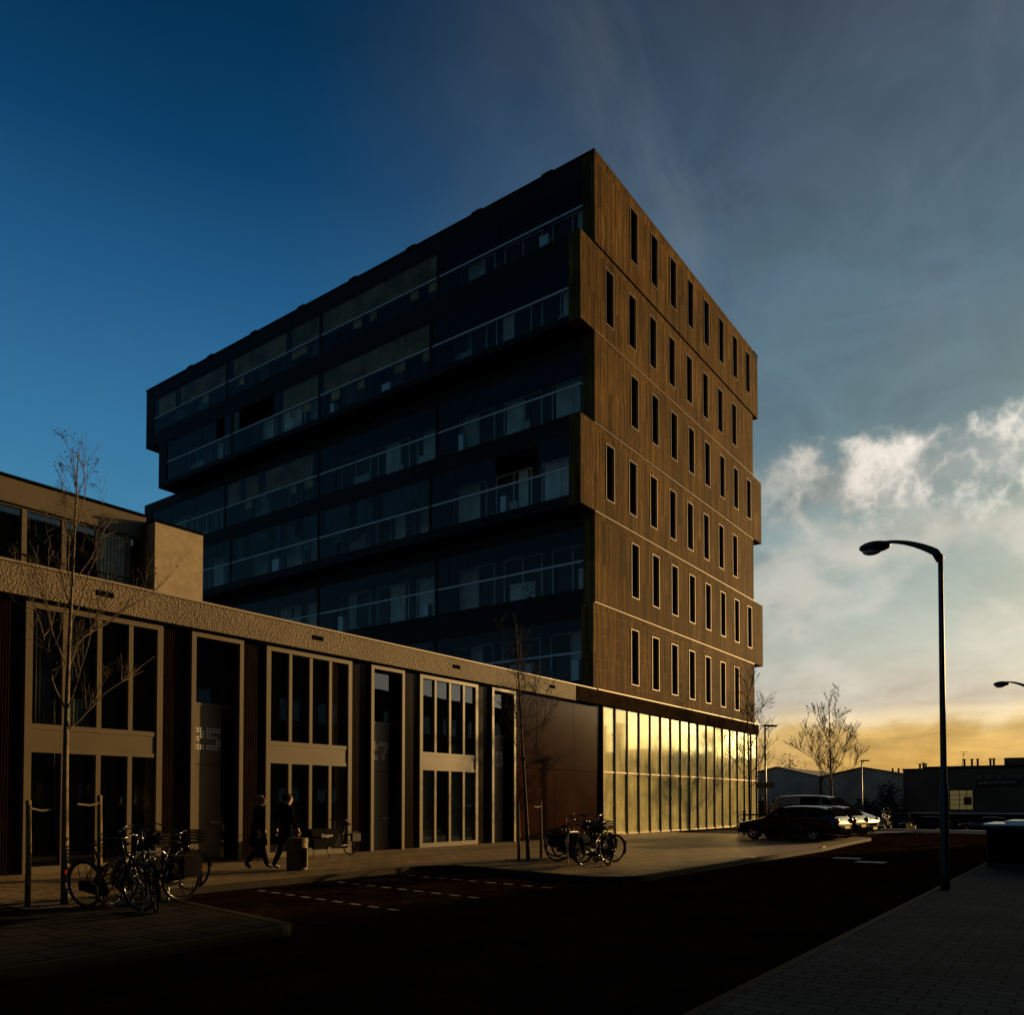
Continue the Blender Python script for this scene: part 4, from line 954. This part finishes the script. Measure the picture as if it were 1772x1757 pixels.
# litter bin
bn = thing('litter_bin', 'round brass coloured litter bin with a dark slot beside the two walkers', 'litter bin', (12.56, 15.35, 0))
P0(MB().lathe([(.001, 0), (.23, 0), (.245, .02), (.245, .70), (.25, .71), (.25, .745), (.235, .75), (.2, .755), (.001, .755)], 32), 'body', M['binm'], bn, smooth=False)
P0(MB().lathe([(.252, .66), (.258, .665), (.258, .70), (.252, .705)], 32), 'rim', M['binm'], bn)
a0 = math.atan2(-12.66 * .0 - 15.4, -12.66) + .75
mb = MB()
for k in range(6):
    a, b = a0 - .35 + k * .12, a0 - .35 + (k + 1) * .12
    mb.quad((.2475 * math.cos(a), .2475 * math.sin(a), .06), (.2475 * math.cos(b), .2475 * math.sin(b), .06), (.2475 * math.cos(b), .2475 * math.sin(b), .52), (.2475 * math.cos(a), .2475 * math.sin(a), .52))
P0(mb, 'slot', M['black'], bn)

# ------------------------------------------------------------ the two walkers
def skinned(verts, edges, radii, lvl=2):
    me = bpy.data.meshes.new('sk'); me.from_pydata(verts, edges, []); o = bpy.data.objects.new('sk', me); COL.objects.link(o)
    md = o.modifiers.new('s', 'SKIN'); md.use_smooth_shade = True
    sv = me.skin_vertices[0].data
    for i, r_ in enumerate(radii): sv[i].radius = r_ if isinstance(r_, tuple) else (r_, r_)
    sv[0].use_root = True
    s2 = o.modifiers.new('ss', 'SUBSURF'); s2.levels = lvl; s2.render_levels = lvl
    bpy.context.view_layer.update(); dg = bpy.context.evaluated_depsgraph_get()
    m2 = bpy.data.meshes.new_from_object(o.evaluated_get(dg)); bpy.data.objects.remove(o); bpy.data.meshes.remove(me)
    return m2
def person(label, loc, rz, H, step, hairm, coatm, coat_len, longhair=False):
    t = thing('person', label, 'person', loc, rz, 'two walkers on the pavement'); s = H / 1.78
    k = step
    J = dict(pel=(0, 0, .95), sp=(.01, 0, 1.15), ch=(.02, 0, 1.34), nk=(.03, 0, 1.50), hd=(.06, 0, 1.60), top=(.07, 0, 1.68),
             shl=(.02, .17, 1.43), shr=(.02, -.17, 1.43), ell=(-.06 + .10 * k, .24, 1.16), elr=(-.06 - .10 * k, -.24, 1.16), wl=(.06 + .20 * k, .24, .93), wr=(.06 - .16 * k, -.24, .93),
             hl=(.085 + .22 * k, .23, .86), hr=(.085 - .16 * k, -.23, .86),
             hpl=(0, .09, .90), hpr=(0, -.09, .90), knl=(.12 * k + .04, .09, .50), knr=(-.10 * k + .06, -.09, .50), anl=(.30 * k - .02, .09, .09), anr=(-.34 * k, -.09, .12 + .05 * abs(k)),
             tol=(.30 * k + .15, .10, .04), tor=(-.34 * k + .13, -.10, .05))
    rad = dict(pel=(.14, .11), sp=.12, ch=(.15, .11), nk=.055, hd=.085, top=.075, shl=.065, shr=.065, ell=.045, elr=.045, wl=.03, wr=.03, hl=.034, hr=.034, hpl=.105, hpr=.105, knl=.078, knr=.078, anl=.058, anr=.058, tol=.04, tor=.04)
    E = [('pel', 'sp'), ('sp', 'ch'), ('ch', 'nk'), ('nk', 'hd'), ('hd', 'top'), ('ch', 'shl'), ('ch', 'shr'), ('shl', 'ell'), ('ell', 'wl'), ('wl', 'hl'), ('shr', 'elr'), ('elr', 'wr'), ('wr', 'hr'),
         ('pel', 'hpl'), ('pel', 'hpr'), ('hpl', 'knl'), ('knl', 'anl'), ('anl', 'tol'), ('hpr', 'knr'), ('knr', 'anr'), ('anr', 'tor')]
    names = list(J); idx = {n: i for i, n in enumerate(names)}
    vs = [tuple(c * s for c in J[n]) for n in names]; rs = [tuple(c * s for c in (rad[n] if isinstance(rad[n], tuple) else (rad[n],) * 2)) for n in names]
    me = skinned(vs, [(idx[a], idx[b]) for a, b in E], rs)
    # fingers and face joined into the same body mesh
    ex = MB()
    for w_ in ('hl', 'hr'):
        x, y, z = (c * s for c in J[w_])
        for q in range(4):
            L = (.075, .085, .08, .062)[q]; ox = (-.027 + q * .018) * s
            ex.tube([(x + ox, y, z - .03), (x + ox + .004, y, z - .03 - L * .5), (x + ox - .006, y * .985, z - .03 - L)], [.0095, .009, .007], 7)
        ex.tube([(x + .03, y, z + .01), (x + .048, y * .97, z - .02), (x + .05, y * .95, z - .05)], [.011, .010, .008], 7)
    hx, hy, hz = (c * s for c in J['hd'])
    ex.ell((hx + .02, 0, hz + .045), (.088 * s, .074 * s, .108 * s), 18, 12)      # skull with jaw
    ex.ell((hx + .045, 0, hz - .02), (.055 * s, .055 * s, .06 * s), 12, 8)
    ex.ell((hx + .112 * s, 0, hz + .03), (.02, .013, .022), 8, 6)                  # nose
    for sy in (-1, 1):
        ex.ell((hx + .015, sy * .076 * s, hz + .035), (.018, .008, .03), 8, 6)     # ears
    o2 = ex.build('tmp', M['skin'], smooth=True)
    bm = bmesh.new(); bm.from_mesh(me); 
    for f in bm.faces:
        c = f.calc_center_median(); skin = c.z > 1.50 * s or (c.z < .955 * s and abs(c.y) > .19 * s); f.material_index = 0 if skin else (2 if c.z < .11 * s else 1); f.smooth = True
    nb = len(bm.faces); bm.from_mesh(o2.data); bm.faces.ensure_lookup_table()
    for f in bm.faces[nb:]: f.material_index = 0; f.smooth = True
    body = bpy.data.meshes.new('body'); bm.to_mesh(body); bm.free(); bpy.data.objects.remove(o2)
    for m_ in ('skin', 'jeans', 'shoe'): body.materials.append(M[m_])
    b_ = bpy.data.objects.new('body', body); COL.objects.link(b_); b_.parent = t
    # eyes, mouth
    P0(MB().ell((hx + .102 * s, .028, hz + .055), (.006, .010, .006), 8, 6).ell((hx + .102 * s, -.028, hz + .055), (.006, .010, .006), 8, 6), 'eyes', M['black'], t)
    P0(MB().box(hx + .097 * s, hx + .104 * s, -.022, .022, hz - .018, hz - .010), 'mouth', M['redp'], t)
    # coat
    C = {n: J[n] for n in ('pel', 'sp', 'ch', 'shl', 'shr', 'ell', 'elr', 'wl', 'wr')}
    C['col'] = (.03, 0, 1.475); C['hem'] = (.0, 0, coat_len); C['hm2'] = (0, 0, (coat_len + .95) / 2)
    cr = dict(pel=(.19, .15), sp=(.17, .14), ch=(.19, .15), shl=.09, shr=.09, ell=.065, elr=.065, wl=.05, wr=.05, col=.075, hem=(.27, .21), hm2=(.24, .19))
    n2 = list(C); ix = {n: i for i, n in enumerate(n2)}
    cm = skinned([tuple(c * s for c in C[n]) for n in n2], [(ix[a], ix[b]) for a, b in (('pel', 'sp'), ('sp', 'ch'), ('ch', 'col'), ('ch', 'shl'), ('ch', 'shr'), ('shl', 'ell'), ('ell', 'wl'), ('shr', 'elr'), ('elr', 'wr'), ('pel', 'hm2'), ('hm2', 'hem'))],
                 [tuple(c * s for c in (cr[n] if isinstance(cr[n], tuple) else (cr[n],) * 2)) for n in n2])
    cm.materials.clear(); cm.materials.append(M[coatm]); co = bpy.data.objects.new('coat', cm); COL.objects.link(co); co.parent = t
    hr_ = MB(); hr_.ell((hx - .012, 0, hz + .075), (.105 * s, .092 * s, .105 * s), 16, 10)
    rd = random.Random(int(H * 100))
    for _ in range(60):
        a = rd.uniform(0, 6.28); b = rd.uniform(-.2, .8); p = Vector((hx - .02 + .10 * math.cos(a) * math.cos(b), .09 * math.sin(a) * math.cos(b), hz + .08 + .10 * math.sin(b)))
        if p.x > hx + .07: continue
        d_ = (p - Vector((hx, 0, hz + .05))).normalized(); hr_.tube([p, p + d_ * .02 + Vector((-.01, 0, -.01)), p + d_ * .02 + Vector((-.02, 0, -.04))], [.008, .006, .003], 4)
    if longhair: hr_.ell((hx - .06, 0, hz - .01), (.06, .08, .12), 12, 8)
    P0(hr_, 'hair', M[hairm], t, smooth=True)
    return t
p1 = person('person in a long dark coat with wispy pale hair, walking behind', (12.06, 16.15, 0), R(-12), 1.76, 1.0, 'hair1', 'cloth1', .50, True)
p2 = person('taller person in a black coat with reddish hair, walking ahead beside the bin', (12.62, 15.85, 0), R(-8), 1.80, -.8, 'hair2', 'cloth2', .60)


# ------------------------------------------------------------ cars
def carbody(L, W, prof_lo, prof_hi, base=.22, hw=None):
    """lofted shell: rings run across the car, prof_hi(x) is the upper surface, tumblehome above the belt"""
    rings = []; n = len(prof_hi)
    for x, zt, belt, wf in prof_hi:
        w_ = W / 2 * wf; b = min(belt, zt - .02); up = zt - b
        tw_ = w_ - .10 * min(1, up / .45) * (1 if up > .08 else .25) - .0
        r_ = [(x, -w_ * .93, base), (x, -w_, base + .14), (x, -w_ * 1.0, b * .55 + base * .5), (x, -w_ * .975, b), (x, -tw_ * .99 - .0, b + up * .55), (x, -tw_ * .86, b + up * .93), (x, -tw_ * .45, zt)]
        rings.append(r_ + [(q[0], -q[1], q[2]) for q in reversed(r_)])
    return rings
def car(label, loc, rz, P_, paint, van=False, rails=False, group='cars parked beside the glass hall'):
    t = thing('van' if van else 'parked_car', label, 'van' if van else 'car', loc, rz, group)
    L, W = P_['L'], P_['W']; rings = carbody(L, W, None, P_['prof'])
    mb = MB().loft(rings); o = mb.build('body', M[paint], t, smooth=True)
    md = o.modifiers.new('s', 'SUBSURF'); md.levels = 1; md.render_levels = 2
    # glass: side windows, windscreen, rear
    b0, b1 = P_['belt'], P_['roof'] - .10
    for s_ in (-1, 1):
        for xa, xb, xa2, xb2 in P_['side']:
            yo_, yi = s_ * (W / 2 * .985), s_ * (W / 2 - .155)
            P0(MB().quad((xa, yo_, b0 + .05), (xb, yo_, b0 + .05), (xb2, yi, b1), (xa2, yi, b1)), 'side_window', M['carglass'], t)
    for nm, (xa, za, xb, zb) in (('windscreen', P_['ws']), ('rear_window', P_['rw'])):
        w0, w1 = W / 2 * .86, W / 2 * .70
        P0(MB().quad((xa, -w0, za), (xa, w0, za), (xb, w1, zb), (xb, -w1, zb)), nm, M['carglass'], t)
    for wx in P_['wheels']:
        for s_ in (-1, 1):
            y = s_ * (W / 2 - .10); r_ = P_.get('wr', .315)
            w_ = MB().lathe([(.20, -.10), (r_ - .02, -.10), (r_, -.07), (r_, .07), (r_ - .02, .10), (.20, .10)], 28, (wx, y, r_), 'y'); wo = P0(w_, 'wheel', M['tyre'], t, smooth=False)
            h = MB(); h.lathe([(.001, .085 * s_), (.05, .09 * s_), (.06, .075 * s_)], 12, (wx, y, r_), 'y'); h.lathe([(.18, .09 * s_), (.205, .095 * s_), (.205, .05 * s_), (.18, .05 * s_)], 24, (wx, y, r_), 'y')
            for k in range(5):
                a = k * 2 * math.pi / 5; ca, sa = math.cos(a), math.sin(a); q = .03
                h._add([(wx + .04 * ca - q * sa, y + .085 * s_, r_ + .04 * sa + q * ca), (wx + .04 * ca + q * sa, y + .085 * s_, r_ + .04 * sa - q * ca), (wx + .195 * ca + q * sa, y + .09 * s_, r_ + .195 * sa - q * ca), (wx + .195 * ca - q * sa, y + .09 * s_, r_ + .195 * sa + q * ca)], [(0, 1, 2, 3)])
            P0(h, 'rim', M['alloy'], wo)
            P0(MB().lathe([(.001, .02 * s_), (.2, .02 * s_)], 20, (wx, y, r_), 'y'), 'brake_disc', M['black'], wo)
            P0(MB().lathe([(r_ + .07, (W / 2 - .06) * s_), (r_ + .07, (W / 2 + .012) * s_), (r_ + .02, (W / 2 + .010) * s_), (.0, (W / 2 + .004) * s_)], 28, (wx, 0, r_ + .01), 'y'), 'wheel_arch', M['black'], t) if False else None
    xf, xr = P_['prof'][0][0], P_['prof'][-1][0]
    for s_ in (-1, 1):
        P0(MB().ell((xf + .10, s_ * (W / 2 - .26), P_['hl']), (.10, .19, .075), 14, 8), 'headlight', M['headl'], t, smooth=True)
        P0(MB().ell((xr - .06, s_ * (W / 2 - .17), P_['tl']), (.075, .13, .13), 14, 8), 'tail_light', M['taill'], t, smooth=True)
        P0(MB().ell((P_['ws'][0] + .18, s_ * (W / 2 + .09), b0 + .08), (.06, .09, .065), 10, 8), 'side_mirror', M[paint], t, smooth=True)
    P0(MB().box(xf - .05, xf + .12, -W / 2 + .14, W / 2 - .14, .28, .46), 'front_bumper', M['chromeb'], t, bevel=.04)
    P0(MB().box(xr - .12, xr + .06, -W / 2 + .10, W / 2 - .10, .30, .50), 'rear_bumper', M['chromeb'], t, bevel=.04)
    P0(MB().box(xr + .061, xr + .068, -.26, .26, .52, .63), 'number_plate', M['plate'], t)
    P0(MB().box(xf - .062, xf - .055, -.26, .26, .32, .43), 'number_plate', M['plate'], t)
    P0(MB().box(xf - .02, xf + .06, -.38, .38, .50, .62), 'grille', M['black'], t)
    if rails:
        for s_ in (-1, 1): P0(MB().tube([(P_['rail'][0], s_ * (W / 2 - .24), P_['roof'] - .03), (P_['rail'][0] + .1, s_ * (W / 2 - .24), P_['roof'] + .035), (P_['rail'][1] - .1, s_ * (W / 2 - .24), P_['roof'] + .03), (P_['rail'][1], s_ * (W / 2 - .24), P_['roof'] - .03)], .014, 6), 'roof_rail', M['chrome'], t)
    return t
EST = dict(L=4.3, W=1.74, belt=.90, roof=1.43, wheels=(.78, 3.36), hl=.66, tl=.82, rail=(1.75, 3.9),
    prof=[(0, .60, .55, .80), (.06, .70, .62, .90), (.35, .78, .70, .97), (.9, .87, .80, 1), (1.22, .94, .88, 1), (1.55, 1.18, .90, 1), (1.92, 1.39, .90, 1), (2.4, 1.44, .90, 1), (3.1, 1.43, .91, 1), (3.65, 1.38, .92, 1), (3.95, 1.24, .93, .99), (4.18, .99, .92, .96), (4.28, .80, .75, .92), (4.33, .60, .55, .86)],
    side=[(1.42, 2.18, 1.98, 2.22), (2.26, 3.02, 2.30, 2.98), (3.10, 3.78, 3.06, 3.50)], ws=(1.26, .985, 1.86, 1.375), rw=(4.17, 1.03, 3.80, 1.345))
VAN = dict(L=4.7, W=1.86, belt=1.12, roof=1.92, wheels=(.85, 3.75), hl=.80, tl=1.05, rail=(2, 4), wr=.33,
    prof=[(0, .62, .58, .84), (.07, .82, .75, .92), (.30, .98, .90, .97), (.85, 1.12, 1.05, 1), (1.05, 1.20, 1.12, 1), (1.45, 1.52, 1.12, 1), (1.85, 1.82, 1.12, 1), (2.3, 1.92, 1.12, 1), (3.4, 1.93, 1.12, 1), (4.3, 1.90, 1.12, 1), (4.55, 1.80, 1.12, .99), (4.66, 1.2, 1.10, .97), (4.70, .62, .58, .92)],
    side=[(1.28, 2.05, 1.88, 2.10), (2.2, 3.15, 2.22, 3.15)], ws=(1.06, 1.24, 1.80, 1.80), rw=(4.665, 1.25, 4.58, 1.75))
car('dark estate car with roof rails parked nearest the camera beside the bicycles', (35.0, 12.8, 0), R(-97), EST, 'paint', rails=True)
car('dark estate car parked between the nearest estate car and the grey van', (37.5, 12.75, 0), R(-97), EST, 'paint2')
car('grey panel van with its bonnet towards the street', (40.5, 8.75, 0), R(83), VAN, 'silver', van=True)
car('red car half hidden behind the corner tree and the rail', (59.5, 23.4, -.80), R(-90), EST, 'redcar')
for k, (x, y, lab, pt) in enumerate(((86, 16.2, 'dark car under the raised storey of the store, left of the near lamp post', 'paint2'), (86, 11.2, 'dark car under the raised storey of the store, right of the near lamp post', 'paint'))):
    car(lab, (x, y, -1.2), R(-88), EST, pt, group='cars in front of the store')
# red and black motor scooter right of the van
ms = thing('motor_scooter', 'red and black motor scooter standing between the van and the bicycles', 'scooter', (44.2, 10.9, 0), R(-60))
for cx in (0, 1.25):
    ty, rm, sp = wheel_mb((cx, 0, .24), .22, 10); w_ = P0(ty, 'wheel', M['tyre'], ms); P0(rm, 'rim', M['chrome'], w_)
P0(MB().loft([[(x, w_ * math.cos(a), z + h_ * math.sin(a)) for a in [k * math.pi / 5 for k in range(10)]] for x, w_, z, h_ in ((-.3, .08, .62, .08), (-.1, .16, .58, .18), (.3, .17, .52, .2), (.5, .12, .35, .1), (.8, .14, .30, .05), (.95, .14, .5, .2), (1.05, .1, .85, .1))]), 'body', M['redp'], ms, smooth=True)
P0(MB().box(-.25, .4, -.13, .13, .74, .84), 'seat', M['saddle'], ms, bevel=.03)
P0(MB().tube([(1.25, 0, .25), (1.0, 0, 1.0)], .03, 8).tube([(.9, -.33, 1.05), (1.0, 0, 1.02), (.9, .33, 1.05)], .018, 6).tube([(1.0, .3, 1.05), (.98, .34, 1.25)], .008, 5), 'handlebar', M['chrome'], ms)

# traffic marker board with white blocks and yellow edge blocks at the quay
tb = thing('marker_board', 'dark upright board with white blocks standing on the quay right of the bicycles', 'marker board', (49.6, 11.45, 0), R(-60))
P0(MB().box(-.9, .35, -.06, .06, 0, 1.15), 'board', M['signb'], tb)
for z in (.15, .45, .80): P0(MB().box(.20, .36, -.075, -.061, z, z + .14), 'white_block', M['white'], tb)
P0(MB().box(-.85, .2, -.07, -.061, 1.08, 1.14), 'white_edge', M['rail'], tb)
for k, (px, w_) in enumerate(((1573, .28), (1581, .22))):
    q = gp(px, 1435); one(MB().box(q.x - .12, q.x + .12, q.y - w_ / 2, q.y + w_ / 2, 0, .30 - .12 * k), 'quay_block', M['yellow'], ('tall' if not k else 'low') + ' yellow lit block on the quay edge', 'block', 'yellow blocks on the quay', bevel=.02)
for k, (px, py, lab) in enumerate(((1299, 1489, 'near sun-coloured kerb reflector at the plaza edge'), (1421, 1470, 'far sun-coloured kerb reflector at the plaza edge by the cars'))):  # ends of the kerb, painted orange as if the sun caught them
    q = gp(px, py, -.05); o = thing('kerb_stone', lab, 'stone', (q.x, q.y - .02, -.10), R(0), 'sun-coloured stones on the kerb')
    P0(MB().box(-.06, .30, -.05, .05, -.02, .13), 'block', M['stone'], o, bevel=.01); P0(MB().box(.30, .306, -.04, .04, .01, .11), 'plate', M['white'], o)

# dark flat topped cabinet on the near pavement at the right edge
cbn = thing('street_cabinet', 'wide dark cabinet with pale metal lid on the near pavement, right edge', 'cabinet', (23.9, 1.2, 0))
P0(MB().box(-.85, 1.6, -1.7, 1.22, 0, 1.02), 'case', M['signb'], cbn, bevel=.02)
P0(MB().box(-.90, 1.65, -1.75, 1.27, 1.02, 1.06), 'lid', M['steel'], cbn); P0(MB().box(-.6, 1.4, -1.5, .85, 1.06, 1.13), 'raised_lid', M['steel'], cbn, bevel=.02)
for k in range(3): P0(MB().box(-.866, -.852, -1.6 + k * .95, -.72 + k * .95, .10, .95), 'door', M['black'], cbn)

# bushes before the warehouse
def bush(label, loc, r_, seed, n=900):
    rd = random.Random(seed); t = thing('bush', label, 'bush', loc, 0, 'dark bushes before the warehouse'); mb = MB(); st = MB()
    for _ in range(n):
        a = rd.uniform(0, 6.28); b = rd.uniform(0, 1.5); q = rd.random() ** .4
        p = Vector((r_[0] * q * math.cos(a) * math.cos(b), r_[1] * q * math.sin(a) * math.cos(b) * (1 + .3 * math.sin(3 * a + seed)), r_[2] * q * math.sin(b) * (1 + .25 * math.cos(5 * a))))
        d_ = Vector((rd.gauss(0, 1), rd.gauss(0, 1), rd.gauss(0, 1))).normalized() * rd.uniform(.10, .22); e = d_.orthogonal().normalized() * d_.length * .7; mb.quad(p - d_, p - e, p + d_, p + e)
    for k in range(9): a = k * .7; st.tube([(0, 0, 0), (r_[0] * .5 * math.cos(a), r_[1] * .5 * math.sin(a), r_[2] * .7)], [.05, .01], 5)
    P0(mb, 'foliage', M['bushm'], t); P0(st, 'stems', M['bark'], t); return t
bush('tall dark bush rising against the right end of the warehouse wall', (100, 20.0, -1.2), (2.0, 2.2, 4.2), 5, 2200)
bush('middle dark bush sloping down left of the tallest one by the warehouse', (100, 22.6, -1.2), (2.0, 2.4, 2.7), 6, 1800)
bush('low dark bush furthest left under the warehouse wall behind the van', (99, 26.2, -1.2), (2.0, 3.0, 1.8), 7, 1500)
bush('dark bush behind the sign plate at the tower corner', (66, 23.0, -1.2), (1.6, 2.2, 2.6), 8, 1500)
bush('round distant tree crown showing above the warehouse roof valley', (160, 50.0, 3.0), (3, 4.5, 6.6), 11, 1800)

# balcony clutter: boxes, pots and chairs seen through the parapet glass
rb = random.Random(12)
spots = [(5, 22.3, 'white panel leaning by the right end of the top balcony'), (4, 32.0, 'pale square board behind the glass of the second balcony from the top'), (4, 36.4, 'pale bench on the second balcony from the top, left of its middle'),
         (1, 36.9, 'tall pale frame on the second lowest glazed floor, left'), (2, 41.5, 'white box on the third floor from the bottom'), (1, 41.2, 'small pale box on the lower left balcony'),
         (1, 30.1, 'pair of pale boxes near the middle party wall'), (0, 20.4, 'pale panel at the right end of the lowest balcony'), (3, 27.6, 'pale box beside the party wall on the fourth floor'), (2, 23.9, 'stack of pale storage boxes on the third floor')]
for bi, y, lab in spots:
    z0 = BANDS[bi][5]; X0 = BANDS[bi][2]; w_, h_ = rb.uniform(.3, .8), rb.uniform(.5, 1.1)
    o = thing('storage_box', lab, 'box', (X0 + .5, y, z0)); P0(MB().box(-.2, .2, -w_ / 2, w_ / 2, 0, h_), 'box_body', M['white_panel'], o, bevel=.01); P0(MB().box(-.21, .21, -w_ / 2 - .01, w_ / 2 + .01, h_, h_ + .03), 'lid', M['white_panel'], o)
for k in range(12):
    bi = k % 6; y = rb.uniform(20.5, 46); z0 = BANDS[bi][5]; X0 = BANDS[bi][2]; fl = ('lowest', 'second lowest', 'third', 'fourth', 'fifth', 'top')[bi]
    y = (22.1 if k < 6 else 34.3) + bi * 1.3; o = thing('potted_plant', 'dark potted plant on the %s balcony, %s' % (fl, 'nearer the timber corner' if k < 6 else 'nearer the far end'), 'potted plant', (X0 + .6, y, z0), 0, 'potted plants on the balconies')
    P0(MB().lathe([(.001, 0), (.12, 0), (.16, .28), (.001, .26)], 12), 'pot', M['potm'], o); lf = MB()
    for _ in range(60):
        a = rb.uniform(0, 6.28); q = Vector((math.cos(a) * rb.random() * .3, math.sin(a) * rb.random() * .3, .3 + rb.random() * .6)); d_ = Vector((rb.gauss(0, 1), rb.gauss(0, 1), rb.gauss(0, 1))).normalized() * .07; e = d_.orthogonal() * .5; lf.quad(q - d_, q - e, q + d_, q + e)
    P0(lf, 'foliage', M['plantm'], o)
